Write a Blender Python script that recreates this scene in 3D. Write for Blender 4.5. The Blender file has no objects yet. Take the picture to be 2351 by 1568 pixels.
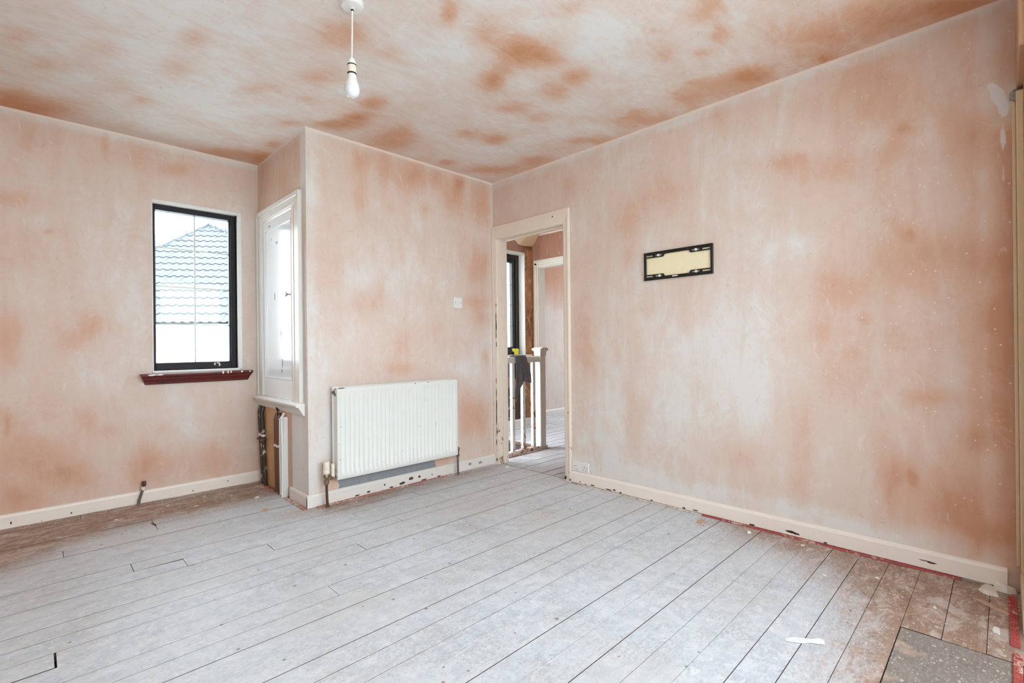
import bpy, bmesh, math, random
from mathutils import Vector, Matrix, noise as mnoise
random.seed(7)
SC = bpy.context.scene
COL = SC.collection
PI = math.pi

# ------------------------------------------------------------------ camera
CAM_H = 1.0361
cd = bpy.data.cameras.new('camera')
cd.sensor_fit = 'HORIZONTAL'
cd.sensor_width = 36.0
cd.lens = 36.0 * 1115.16 / 2351.0
cd.clip_start = 0.02
cd.clip_end = 200
cd.shift_y = (789.64 - 784.0) / 2351.0
cam = bpy.data.objects.new('camera', cd)
COL.objects.link(cam)
_yaw, _roll, _pitch = 0.7778, 0.0101, 0.0011
_F = Vector((math.sin(_yaw) * math.cos(_pitch), math.cos(_yaw) * math.cos(_pitch), math.sin(_pitch)))
_R0 = Vector((math.cos(_yaw), -math.sin(_yaw), 0))
_U0 = _R0.cross(_F)
_c, _s = math.cos(_roll), math.sin(_roll)
_R = _c * _R0 - _s * _U0
_U = _s * _R0 + _c * _U0
cam.matrix_world = Matrix(((_R.x, _U.x, -_F.x, 0), (_R.y, _U.y, -_F.y, 0), (_R.z, _U.z, -_F.z, CAM_H), (0, 0, 0, 1)))
SC.camera = cam

# ------------------------------------------------------------------ light
vs = SC.view_settings
SC.display_settings.display_device = 'sRGB'
vs.view_transform = 'Standard'
vs.look = 'None'
vs.gamma = 1.0
vs.use_curve_mapping = False
vs.exposure = 1.48
SC.cycles.max_bounces = 10
SC.cycles.diffuse_bounces = 7
SC.cycles.glossy_bounces = 4
SC.cycles.transparent_max_bounces = 12
SC.cycles.sample_clamp_indirect = 6.0

w = bpy.data.worlds.new('overcast_sky')
SC.world = w
w.use_nodes = True
wn = w.node_tree
wn.nodes.clear()
wo = wn.nodes.new('ShaderNodeOutputWorld')
wb = wn.nodes.new('ShaderNodeBackground')
wtc = wn.nodes.new('ShaderNodeTexCoord')
wsep = wn.nodes.new('ShaderNodeSeparateXYZ')
wr = wn.nodes.new('ShaderNodeValToRGB')
wr.color_ramp.elements[0].position = 0.0
wr.color_ramp.elements[0].color = (0.80, 0.91, 1.02, 1)
wr.color_ramp.elements[1].position = 1.0
wr.color_ramp.elements[1].color = (0.88, 1.0, 1.12, 1)
wn.links.new(wtc.outputs['Generated'], wsep.inputs[0])
wn.links.new(wsep.outputs['Z'], wr.inputs[0])
wn.links.new(wr.outputs[0], wb.inputs['Color'])
wb.inputs['Strength'].default_value = 5.0
wn.links.new(wb.outputs[0], wo.inputs[0])


def portal(loc, size_x, size_y, direction):
    ld = bpy.data.lights.new('window_portal', 'AREA')
    ld.shape = 'RECTANGLE'
    ld.size = size_x
    ld.size_y = size_y
    ld.cycles.is_portal = True
    o = bpy.data.objects.new('window_portal', ld)
    COL.objects.link(o)
    o.location = loc
    o.rotation_euler = Vector(direction).to_track_quat('-Z', 'Y').to_euler()
    return o


portal((0.9, -0.93, 1.45), 2.9, 1.45, (0, 1, 0))
portal((0.845, 4.30, 1.47), 0.56, 1.20, (0, -1, 0))
portal((4.25, 4.56, 1.50), 0.6, 1.30, (0, -1, 0))
portal((7.16, 3.35, 1.5), 1.0, 1.25, (-1, 0, 0))

# ------------------------------------------------------------------ measures
XR, YF, YL, XC, H = 2.8724, 3.1426, 4.0727, 1.2516, 2.45
XW = -0.72           # left-hand side wall, outside the frame
YB = -0.06           # wall at the near end of the room, with the bay opening
YW, XD = 4.33, 4.65  # landing window wall, landing door wall
YBAY = -0.95
XBAY0, XBAY1 = -0.60, 2.42

# ------------------------------------------------------------------ node helpers
def newmat(name):
    m = bpy.data.materials.new(name)
    m.use_nodes = True
    nt = m.node_tree
    b = nt.nodes['Principled BSDF']
    return m, nt, b


def lin(c):
    return tuple(((x / 255.0) / 12.92 if x / 255.0 <= 0.04045 else ((x / 255.0 + 0.055) / 1.055) ** 2.4) for x in c) + (1.0,)


class NT:
    def __init__(self, nt):
        self.nt = nt

    def n(self, t, **kw):
        nd = self.nt.nodes.new(t)
        for k, v in kw.items():
            setattr(nd, k, v)
        return nd

    def put(self, sock, v):
        if isinstance(v, bpy.types.NodeSocket):
            self.nt.links.new(v, sock)
        else:
            sock.default_value = v

    def math(self, op, a, b=0.0, c=0.0, clamp=False):
        nd = self.n('ShaderNodeMath', operation=op, use_clamp=clamp)
        self.put(nd.inputs[0], a)
        self.put(nd.inputs[1], b)
        if op in ('MULTIPLY_ADD', 'SMOOTH_MIN'):
            self.put(nd.inputs[2], c)
        return nd.outputs[0]

    def mix(self, f, a, b):
        nd = self.n('ShaderNodeMix', data_type='RGBA')
        self.put(nd.inputs['Factor'], f)
        self.put(nd.inputs['A'], a)
        self.put(nd.inputs['B'], b)
        return nd.outputs['Result']

    def pos(self):
        return self.n('ShaderNodeNewGeometry').outputs['Position']

    def obj(self):
        return self.n('ShaderNodeTexCoord').outputs['Object']

    def scaled(self, v, s):
        nd = self.n('ShaderNodeVectorMath', operation='MULTIPLY')
        self.put(nd.inputs[0], v)
        nd.inputs[1].default_value = s
        return nd.outputs[0]

    def noise(self, v, scale, detail=4.0, rough=0.55, dist=0.0):
        nd = self.n('ShaderNodeTexNoise')
        self.put(nd.inputs['Vector'], v)
        nd.inputs['Scale'].default_value = scale
        nd.inputs['Detail'].default_value = detail
        nd.inputs['Roughness'].default_value = rough
        nd.inputs['Distortion'].default_value = dist
        return nd.outputs['Fac']

    def voro(self, v, scale, rnd=1.0):
        nd = self.n('ShaderNodeTexVoronoi')
        self.put(nd.inputs['Vector'], v)
        nd.inputs['Scale'].default_value = scale
        nd.inputs['Randomness'].default_value = rnd
        return nd.outputs['Distance'], nd.outputs['Color']

    def smooth(self, x, a, b, to0=0.0, to1=1.0):
        nd = self.n('ShaderNodeMapRange', interpolation_type='SMOOTHSTEP')
        self.put(nd.inputs['Value'], x)
        nd.inputs['From Min'].default_value = a
        nd.inputs['From Max'].default_value = b
        nd.inputs['To Min'].default_value = to0
        nd.inputs['To Max'].default_value = to1
        return nd.outputs['Result']

    def ramp(self, x, stops):
        nd = self.n('ShaderNodeValToRGB')
        r = nd.color_ramp
        while len(r.elements) < len(stops):
            r.elements.new(0.5)
        for e, (p, c) in zip(r.elements, stops):
            e.position = p
            e.color = c
        self.put(nd.inputs[0], x)
        return nd.outputs[0]

    def bump(self, h, strength=0.2, dist=0.01):
        nd = self.n('ShaderNodeBump')
        nd.inputs['Strength'].default_value = strength
        nd.inputs['Distance'].default_value = dist
        self.put(nd.inputs['Height'], h)
        return nd.outputs['Normal']

    def sep(self, v):
        nd = self.n('ShaderNodeSeparateXYZ')
        self.put(nd.inputs[0], v)
        return nd.outputs


MAT = {}


def plain(name, rgb, rough=0.5, metal=0.0, vary=0.06, scale=18.0, coat=0.0, spec=0.5):
    m, nt, b = newmat(name)
    k = NT(nt)
    c = lin(rgb)
    f = k.noise(k.pos(), scale, 4.0, 0.6)
    dark = tuple(x * (1 - 2.2 * vary) for x in c[:3]) + (1,)
    light = tuple(min(1, x * (1 + vary)) for x in c[:3]) + (1,)
    k.put(b.inputs['Base Color'], k.mix(f, dark, light))
    b.inputs['Roughness'].default_value = rough
    b.inputs['Metallic'].default_value = metal
    b.inputs['Coat Weight'].default_value = coat
    b.inputs['Specular IOR Level'].default_value = spec
    MAT[name] = m
    return m


def plaster(name, ceiling=False, chalk=(218, 212, 206), pale=(214, 196, 183), mid=(208, 173, 152), deep=(196, 147, 117), specks=False):
    """Drying pink plaster: the attribute 'coat' holds dampness with some painted light and shade (R), old white paint (G), old grey paint (B)."""
    m, nt, b = newmat(name)
    k = NT(nt)
    p = k.pos()
    at = k.n('ShaderNodeAttribute', attribute_name='coat')
    sc = k.n('ShaderNodeSeparateColor')
    k.put(sc.inputs[0], at.outputs['Color'])
    d = k.math('ADD', 0.25, k.math('MULTIPLY', k.math('SUBTRACT', sc.outputs[0], 0.25), 0.80))
    n1 = k.noise(p, 2.4, 9.0, 0.66, 0.9)
    if ceiling:
        n2 = k.noise(k.scaled(p, (1.0, 2.4, 1.0)), 5.0, 8.0, 0.68, 1.2)
        amp1, amp2, amp3 = 0.85, 0.65, 0.30
    else:
        n2 = k.noise(k.scaled(p, (7.5, 7.5, 1.7)), 1.0, 7.0, 0.64, 1.0)
        amp1, amp2, amp3 = 0.62, 0.60, 0.40
    d = k.math('ADD', d, k.math('MULTIPLY', k.math('SUBTRACT', n1, 0.5), amp1))
    d = k.math('ADD', d, k.math('MULTIPLY', k.math('SUBTRACT', n2, 0.5), amp2))
    n3 = k.noise(k.scaled(p, (1.0, 1.0, 0.6)), 14.0, 7.0, 0.72, 1.5)
    d = k.math('ADD', d, k.math('MULTIPLY', k.math('SUBTRACT', n3, 0.5), amp3))
    # trowel arcs: thin curved lines along the contours of a slow noise, only here and there
    cn = k.noise(k.scaled(p, (1.0, 1.0, 0.8)), 1.9, 3.0, 0.5, 1.6)
    arc = k.math('SUBTRACT', 1.0, k.smooth(k.math('ABSOLUTE', k.math('SUBTRACT', k.math('FRACT', k.math('MULTIPLY', cn, 8.0)), 0.5)), 0.02, 0.14))
    arc = k.math('MULTIPLY', arc, k.smooth(k.noise(p, 2.8, 4.0, 0.7), 0.50, 0.64))
    d = k.math('SUBTRACT', d, k.math('MULTIPLY', arc, 0.09))
    col = k.ramp(d, [(0.0, lin(chalk)), (0.22, lin(pale)), (0.40, lin(tuple(0.6 * q + 0.4 * r for q, r in zip(pale, mid)))), (0.56, lin(mid)), (1.0, lin(deep))])
    # small scuffs and drips of lighter plaster
    sc1 = k.noise(k.scaled(p, (1.0, 1.0, 0.45)), 9.0, 8.0, 0.75, 2.5)
    scm = k.smooth(sc1, 0.60, 0.67)
    col = k.mix(k.math('MULTIPLY', scm, 0.40), col, lin((226, 210, 198)))
    sc2 = k.noise(k.scaled(p, (1.0, 1.0, 0.6)), 13.0, 6.0, 0.7, 3.0)
    col = k.mix(k.math('MULTIPLY', k.smooth(sc2, 0.625, 0.665), 0.30), col, lin((186, 130, 102)))
    if specks:
        dist, vc = k.voro(p, 26.0)
        near = k.math('SUBTRACT', 1.0, k.smooth(k.sep(p)[1], 0.35, 1.0))
        r = k.sep(vc)[0]
        spk = k.math('MULTIPLY', k.math('LESS_THAN', dist, k.math('MULTIPLY', r, 0.16)), k.math('GREATER_THAN', r, 0.5))
        patch = k.smooth(k.noise(p, 2.4, 2.0), 0.40, 0.52)
        col = k.mix(k.math('MULTIPLY', k.math('MULTIPLY', spk, near), k.math('MULTIPLY', patch, 0.85)), col, lin((226, 208, 186)))
    wn_ = k.noise(p, 14.0, 6.0, 0.7)
    gw = k.smooth(k.math('ADD', sc.outputs[1], k.math('MULTIPLY', k.math('SUBTRACT', wn_, 0.5), 0.5)), 0.42, 0.6)
    col = k.mix(k.math('MULTIPLY', gw, 0.8), col, lin((222, 222, 222)))
    gg = k.smooth(k.math('ADD', sc.outputs[2], k.math('MULTIPLY', k.math('SUBTRACT', wn_, 0.5), 1.4)), 0.45, 0.52)
    col = k.mix(gg, col, k.mix(n3, lin((116, 117, 120)), lin((158, 158, 160))))
    k.put(b.inputs['Base Color'], col)
    b.inputs['Roughness'].default_value = 0.72
    b.inputs['Specular IOR Level'].default_value = 0.3
    if not ceiling:
        edge = k.smooth(k.math('ADD', k.sep(p)[2], k.math('MULTIPLY', k.math('SUBTRACT', n3, 0.5), 0.02)), 2.428, 2.438)
        col = k.mix(k.math('MULTIPLY', edge, 0.75), col, lin((232, 216, 204)))
        k.put(b.inputs['Base Color'], col)
    hgt = k.math('ADD', k.math('MULTIPLY', n3, 0.5), k.math('MULTIPLY', n2, 0.5))
    hgt = k.math('ADD', hgt, k.math('MULTIPLY', arc, 0.2))
    k.put(b.inputs['Normal'], k.bump(hgt, 0.12, 0.004))
    MAT[name] = m
    return m


def paint(name, rgb, under=(96, 62, 44), chips=0.0, rough=0.35, grime=0.25, low=0.5, wood2=None):
    """Old paint on timber: chips show the wood below, more of them near the floor."""
    m, nt, b = newmat(name)
    k = NT(nt)
    p = k.pos()
    c = lin(rgb)
    f = k.noise(k.scaled(p, (1, 1, 0.6)), 7.0, 5.0, 0.65)
    dirty = tuple(x * 0.80 for x in c[:3]) + (1,)
    warm = (c[0] * 0.93, c[1] * 0.84, c[2] * 0.74, 1)
    col = k.mix(k.math('MULTIPLY', k.smooth(f, 0.45, 0.75), grime), c, warm)
    g = k.noise(p, 45.0, 4.0, 0.6)
    col = k.mix(k.math('MULTIPLY', k.smooth(g, 0.6, 0.75), grime * 0.8), col, dirty)
    if chips > 0:
        z = k.sep(p)[2]
        n = k.noise(k.scaled(p, (1, 1, 0.5)), 26.0, 6.0, 0.72, 0.6)
        big = k.noise(k.scaled(p, (1, 1, 0.35)), 6.0, 3.0, 0.6)
        t = k.math('ADD', n, k.math('MULTIPLY', k.math('SUBTRACT', big, 0.5), 0.55))
        t = k.math('ADD', t, k.math('MULTIPLY', k.math('SUBTRACT', 1.0, k.smooth(z, 0.0, 1.0)), low * 0.12))
        th = 0.86 - 0.25 * chips
        mk = k.smooth(t, th, th + 0.015)
        u = k.mix(g, lin(under), lin(wood2 or (150, 84, 50)))
        col = k.mix(mk, col, u)
        k.put(b.inputs['Normal'], k.bump(k.math('SUBTRACT', k.math('MULTIPLY', f, 0.3), mk), 0.25, 0.002))
    k.put(b.inputs['Base Color'], col)
    b.inputs['Roughness'].default_value = rough
    MAT[name] = m
    return m


# plaster surfaces
plaster('plaster_wall')
plaster('plaster_wall_specked', specks=True)
plaster('plaster_ceiling', ceiling=True, chalk=(228, 226, 222), pale=(224, 210, 200), mid=(216, 178, 154), deep=(202, 146, 108))
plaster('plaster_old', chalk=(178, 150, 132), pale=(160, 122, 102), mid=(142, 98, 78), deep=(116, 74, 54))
# painted timber
paint('paint_cream', (228, 214, 198), chips=0.52, low=1.0)
paint('paint_white', (226, 224, 218), chips=0.25, low=0.8)
paint('paint_skirting', (234, 223, 212), chips=0.20, low=0.4, under=(80, 60, 52))
paint('paint_skirting_front', (224, 218, 210), chips=0.38, low=0.35, under=(110, 66, 48))
paint('paint_baluster', (210, 203, 194), chips=0.72, low=1.2, under=(86, 60, 44), wood2=(166, 96, 62))
paint('paint_landing', (204, 198, 186), chips=0.25, low=0.8)
paint('paint_clean', (226, 226, 222), chips=0.0, rough=0.3, grime=0.12)
paint('paint_yellowed', (214, 192, 158), chips=0.30, low=0.6, under=(120, 84, 56))
m = paint('gloss_white', (234, 237, 238), chips=0.10, rough=0.16, grime=0.10)
m.node_tree.nodes['Principled BSDF'].inputs['Coat Weight'].default_value = 0.6
m.node_tree.nodes['Principled BSDF'].inputs['Coat Roughness'].default_value = 0.06
plain('radiator_enamel', (224, 223, 216), rough=0.28, vary=0.02)
plain('plastic_white', (228, 226, 222), rough=0.3, vary=0.02)
plain('plastic_cream', (228, 217, 200), rough=0.35, vary=0.03)
plain('bulb_globe', (222, 224, 226), rough=0.12, vary=0.01, coat=0.5)
plain('rubber_black', (22, 22, 23), rough=0.5)
plain('steel_black', (24, 22, 21), rough=0.38, vary=0.05)
plain('zinc', (214, 216, 216), rough=0.4, vary=0.03)
plain('chrome', (200, 198, 192), rough=0.22, metal=1.0)
plain('brass_dull', (150, 132, 110), rough=0.4, metal=0.8)
plain('pipe_brown', (86, 56, 38), rough=0.42, vary=0.2, scale=30)
plain('pipe_grey', (108, 92, 80), rough=0.45, vary=0.15, scale=40)
paint('pipe_flaking', (206, 200, 186), chips=1.55, under=(40, 30, 24), wood2=(74, 54, 38), low=0.6)
paint('pipe_copper_painted', (220, 212, 200), chips=2.25, under=(92, 52, 32), wood2=(124, 76, 46), low=-0.4)
paint('frame_black', (38, 34, 37), under=(190, 190, 188), wood2=(214, 214, 212), chips=0.22, rough=0.5, grime=0.0, low=0.0)
MAT['frame_black'].node_tree.nodes['Principled BSDF'].inputs['Specular IOR Level'].default_value = 0.2
paint('sill_red', (94, 26, 22), under=(42, 22, 18), wood2=(64, 34, 28), chips=1.15, rough=0.35, grime=0.5)
plain('lead_strip', (206, 210, 200), rough=0.45, vary=0.04)
plain('board_orange', (212, 172, 128), rough=0.7, vary=0.22, scale=6)
plain('wall_cream_old', (240, 226, 188), rough=0.6, vary=0.05, scale=12)
plain('wood_dark', (46, 30, 22), rough=0.6, vary=0.15)
m, nt, b = newmat('stripped_plaster')
k = NT(nt)
p = k.pos()
n_ = k.noise(k.scaled(p, (1, 1, 0.6)), 9.0, 8.0, 0.72, 1.5)
k.put(b.inputs['Base Color'], k.ramp(n_, [(0.32, lin((70, 52, 42))), (0.44, lin((148, 108, 78))), (0.55, lin((176, 122, 80))), (0.66, lin((196, 164, 136)))]))
k.put(b.inputs['Normal'], k.bump(n_, 0.4, 0.006))
b.inputs['Roughness'].default_value = 0.85
MAT['stripped_plaster'] = m
# strips of carpet gripper with plaster dust stuck on
def dusty(name, rgb, dust, cover):
    m, nt, b = newmat(name)
    k = NT(nt)
    p = k.pos()
    n1_ = k.noise(p, 38.0, 6.0, 0.75, 0.5)
    n2_ = k.noise(p, 6.0, 4.0, 0.6)
    t_ = k.math('ADD', n1_, k.math('MULTIPLY', k.math('SUBTRACT', n2_, 0.5), 0.9))
    col = k.mix(k.noise(p, 90.0, 3.0), lin(tuple(q * 0.78 for q in rgb)), lin(rgb))
    k.put(b.inputs['Base Color'], k.mix(k.smooth(t_, 0.62 - cover * 0.3, 0.72 - cover * 0.3), col, lin(dust)))
    b.inputs['Roughness'].default_value = 0.85
    MAT[name] = m


plain('wood_raw', (190, 146, 112), rough=0.65, vary=0.12, scale=9)
dusty('gripper_red', (190, 84, 78), (214, 178, 166), 0.25)
dusty('gripper_pink', (200, 132, 118), (214, 190, 178), 0.45)
dusty('gripper_dusty', (206, 170, 156), (218, 208, 200), 0.7)
plain('towel_grey', (106, 101, 102), rough=0.95, vary=0.22, scale=26, spec=0.1)
plain('tape_yellow', (226, 226, 60), rough=0.4, vary=0.03)
plain('flake_white', (228, 224, 216), rough=0.8, vary=0.06, scale=60)
plain('flake_tan', (196, 164, 140), rough=0.85, vary=0.12, scale=60)
plain('paper_scrap', (226, 228, 230), rough=0.8, vary=0.03)
plain('ground_outside', (214, 214, 210), rough=0.9, vary=0.1, scale=2)
plain('render_white', (236, 238, 240), rough=0.8, vary=0.02, scale=3)
plain('roof_tile', (81, 82, 83), rough=0.85, vary=0.12, scale=5, spec=0.2)
plain('roof_hip', (108, 110, 114), rough=0.8, vary=0.1, scale=6)
plain('board_edge', (104, 78, 62), rough=0.8, vary=0.2, scale=20)
plain('mortar_grey', (150, 148, 144), rough=0.9, vary=0.15, scale=40)

# glass pane: clear with a fresnel reflection
m, nt, b = newmat('pane_glass')
nt.nodes.remove(b)
k = NT(nt)
fr = k.n('ShaderNodeFresnel')
fr.inputs['IOR'].default_value = 1.45
tr = k.n('ShaderNodeBsdfTransparent')
tr.inputs['Color'].default_value = (0.97, 0.985, 0.98, 1)
gl = k.n('ShaderNodeBsdfGlossy')
gl.inputs['Roughness'].default_value = 0.02
mx = k.n('ShaderNodeMixShader')
k.put(mx.inputs[0], k.math('MULTIPLY', fr.outputs[0], 0.5))
nt.links.new(tr.outputs[0], mx.inputs[1])
nt.links.new(gl.outputs[0], mx.inputs[2])
nt.links.new(mx.outputs[0], nt.nodes['Material Output'].inputs['Surface'])
MAT['pane_glass'] = m

# floorboards: worn white paint, stained brown border, nail marks, splashes
def floor_material(name, border=True, hatch=False):
    m, nt, b = newmat(name)
    k = NT(nt)
    p = k.pos()
    x, y, z = k.sep(p)
    oi = k.n('ShaderNodeObjectInfo')
    rnd = oi.outputs['Random']
    grain = k.noise(k.scaled(p, (1.6, 22.0, 1.0)), 2.0, 6.0, 0.65, 0.3)
    mott = k.noise(p, 13.0, 9.0, 0.74, 0.25)
    fine = k.noise(k.scaled(p, (1.0, 1.6, 1.0)), 55.0, 4.0, 0.65)
    white = k.mix(k.smooth(mott, 0.3, 0.68), lin((180, 188, 197)), lin((211, 215, 220)))
    white = k.mix(k.smooth(k.noise(p, 26.0, 6.0, 0.75, 1.0), 0.52, 0.66), white, lin((218, 220, 222)))
    white = k.mix(k.math('MULTIPLY', k.smooth(k.noise(k.scaled(p, (0.8, 1.6, 1.0)), 13.0, 7.0, 0.75, 0.6), 0.56, 0.70), 0.45), white, lin((168, 168, 170)))
    gr1 = k.noise(k.scaled(p, (1.0, 1.5, 1.0)), 60.0, 6.0, 0.8, 0.4)
    gr2 = k.noise(p, 3.2, 6.0, 0.7)
    gt = k.math('ADD', gr1, k.math('MULTIPLY', k.math('SUBTRACT', gr2, 0.5), 0.6))
    white = k.mix(k.math('MULTIPLY', k.smooth(gt, 0.50, 0.66), 0.55), white, lin((158, 150, 142)))
    white = k.mix(k.math('MULTIPLY', k.smooth(gt, 0.44, 0.32), 0.5), white, lin((226, 224, 220)))
    white = k.mix(k.math('MULTIPLY', k.smooth(k.noise(p, 1.7, 5.0, 0.65), 0.48, 0.66), 0.35), white, lin((196, 190, 182)))
    white = k.mix(k.math('MULTIPLY', rnd, 0.30), white, lin((200, 200, 198)))
    white = k.mix(k.math('MULTIPLY', k.smooth(grain, 0.5, 0.72), 0.35), white, lin((176, 174, 172)))
    brown = k.mix(grain, lin((122, 92, 76)), lin((176, 146, 126)))
    brown = k.mix(k.math('MULTIPLY', k.smooth(mott, 0.5, 0.7), 0.7), brown, lin((186, 160, 142)))
    scr = k.noise(k.scaled(p, (5.0, 9.0, 1.0)), 1.0, 8.0, 0.78, 0.8)
    brown = k.mix(k.math('MULTIPLY', k.smooth(scr, 0.47, 0.62), 0.62), brown, lin((204, 194, 188)))
    scr2 = k.noise(k.scaled(p, (14.0, 26.0, 1.0)), 1.0, 5.0, 0.7, 0.6)
    brown = k.mix(k.math('MULTIPLY', k.smooth(scr2, 0.56, 0.64), 0.6), brown, lin((210, 198, 188)))
    brown = k.mix(k.math('MULTIPLY', k.smooth(scr2, 0.44, 0.36), 0.5), brown, lin((104, 78, 62)))
    fields = []
    if border:
        def blob(cx, cy, sx, sy, amt):
            dx = k.math('MULTIPLY', k.math('SUBTRACT', x, cx), 1.0 / sx)
            dy = k.math('MULTIPLY', k.math('SUBTRACT', y, cy), 1.0 / sy)
            r2 = k.math('ADD', k.math('MULTIPLY', dx, dx), k.math('MULTIPLY', dy, dy))
            e = k.math('POWER', 2.71828, k.math('MULTIPLY', r2, -1.0))
            return k.math('MULTIPLY', e, amt)
        for a in FLOOR_WEAR:
            fields.append(blob(*a))
    f = fields[0] if fields else k.math('MULTIPLY', mott, 0.0)
    for g in fields[1:]:
        f = k.math('ADD', f, g)
    f = k.math('ADD', f, k.math('MULTIPLY', k.math('SUBTRACT', mott, 0.5), 0.9))
    f = k.math('ADD', f, k.math('MULTIPLY', k.math('SUBTRACT', fine, 0.5), 0.9))
    f = k.math('ADD', f, k.math('MULTIPLY', k.math('SUBTRACT', grain, 0.5), 0.35))
    f = k.math('ADD', f, k.math('MULTIPLY', k.math('SUBTRACT', rnd, 0.5), 0.14))
    if hatch:
        brown = k.mix(mott, lin((98, 88, 82)), lin((158, 146, 138)))
        col = k.mix(k.smooth(fine, 0.42, 0.8), brown, lin((160, 154, 150)))
        col = k.mix(k.smooth(k.noise(p, 5.0, 3.0), 0.6, 0.72), col, lin((198, 168, 146)))
    else:
        col = k.mix(k.smooth(f, 0.24, 1.0), white, brown)
    # splashes of plaster and paint
    dist, vc = k.voro(k.scaled(p, (1.0, 1.7, 1.0)), 34.0)
    r = k.sep(vc)[0]
    sp = k.math('MULTIPLY', k.math('LESS_THAN', dist, k.math('MULTIPLY', r, 0.26)), k.math('GREATER_THAN', r, 0.55))
    col = k.mix(k.math('MULTIPLY', sp, 0.55), col, lin((216, 208, 200)))
    d2, vc2 = k.voro(k.scaled(p, (1.0, 2.2, 1.0)), 75.0)
    r2 = k.sep(vc2)[1]
    sp2 = k.math('MULTIPLY', k.math('LESS_THAN', d2, k.math('MULTIPLY', r2, 0.30)), k.math('GREATER_THAN', r2, 0.5))
    col = k.mix(k.math('MULTIPLY', sp2, 0.55), col, lin((216, 210, 204)))
    # dirt freckles
    d3, vc3 = k.voro(p, 20.0)
    r3 = k.sep(vc3)[2]
    sp3 = k.math('MULTIPLY', k.math('LESS_THAN', d3, k.math('MULTIPLY', k.sep(vc3)[0], 0.16)), k.math('GREATER_THAN', r3, 0.955))
    col = k.mix(k.math('MULTIPLY', sp3, 0.7), col, lin((112, 96, 82)))
    k.put(b.inputs['Base Color'], col)
    k.put(b.inputs['Roughness'], k.math('ADD', 0.42, k.math('MULTIPLY', mott, 0.25)))
    b.inputs['Specular IOR Level'].default_value = 0.45
    k.put(b.inputs['Normal'], k.bump(k.math('ADD', k.math('MULTIPLY', grain, 0.6), k.math('MULTIPLY', fine, 0.4)), 0.18, 0.003))
    MAT[name] = m
    return m


# (x, y, spread x, spread y, amount) of bare brown board in the worn paint
FLOOR_WEAR = [
    (-0.35, 3.2, 0.35, 0.6, 0.25), (0.10, 4.00, 1.10, 0.46, 1.1), (1.05, 4.00, 0.60, 0.46, 0.95), (-0.15, 3.55, 0.35, 0.30, 0.55), (-0.5, 3.0, 0.35, 0.8, 0.5),
    (2.95, 0.35, 0.75, 0.55, 0.88), (2.85, 1.00, 0.22, 0.40, 0.60), (2.20, 0.10, 0.75, 0.33, 0.75), (1.75, 0.25, 0.25, 0.30, 0.30),
    (1.75, 3.08, 0.85, 0.17, 0.75), (2.60, 3.05, 0.40, 0.12, 0.45), (1.50, 3.02, 0.25, 0.18, 0.35), (2.83, 1.75, 0.08, 0.4, 0.3),
]
floor_material('floorboard_paint')
floor_material('hatch_board', border=False, hatch=True)
floor_material('landing_board', border=False)

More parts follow.
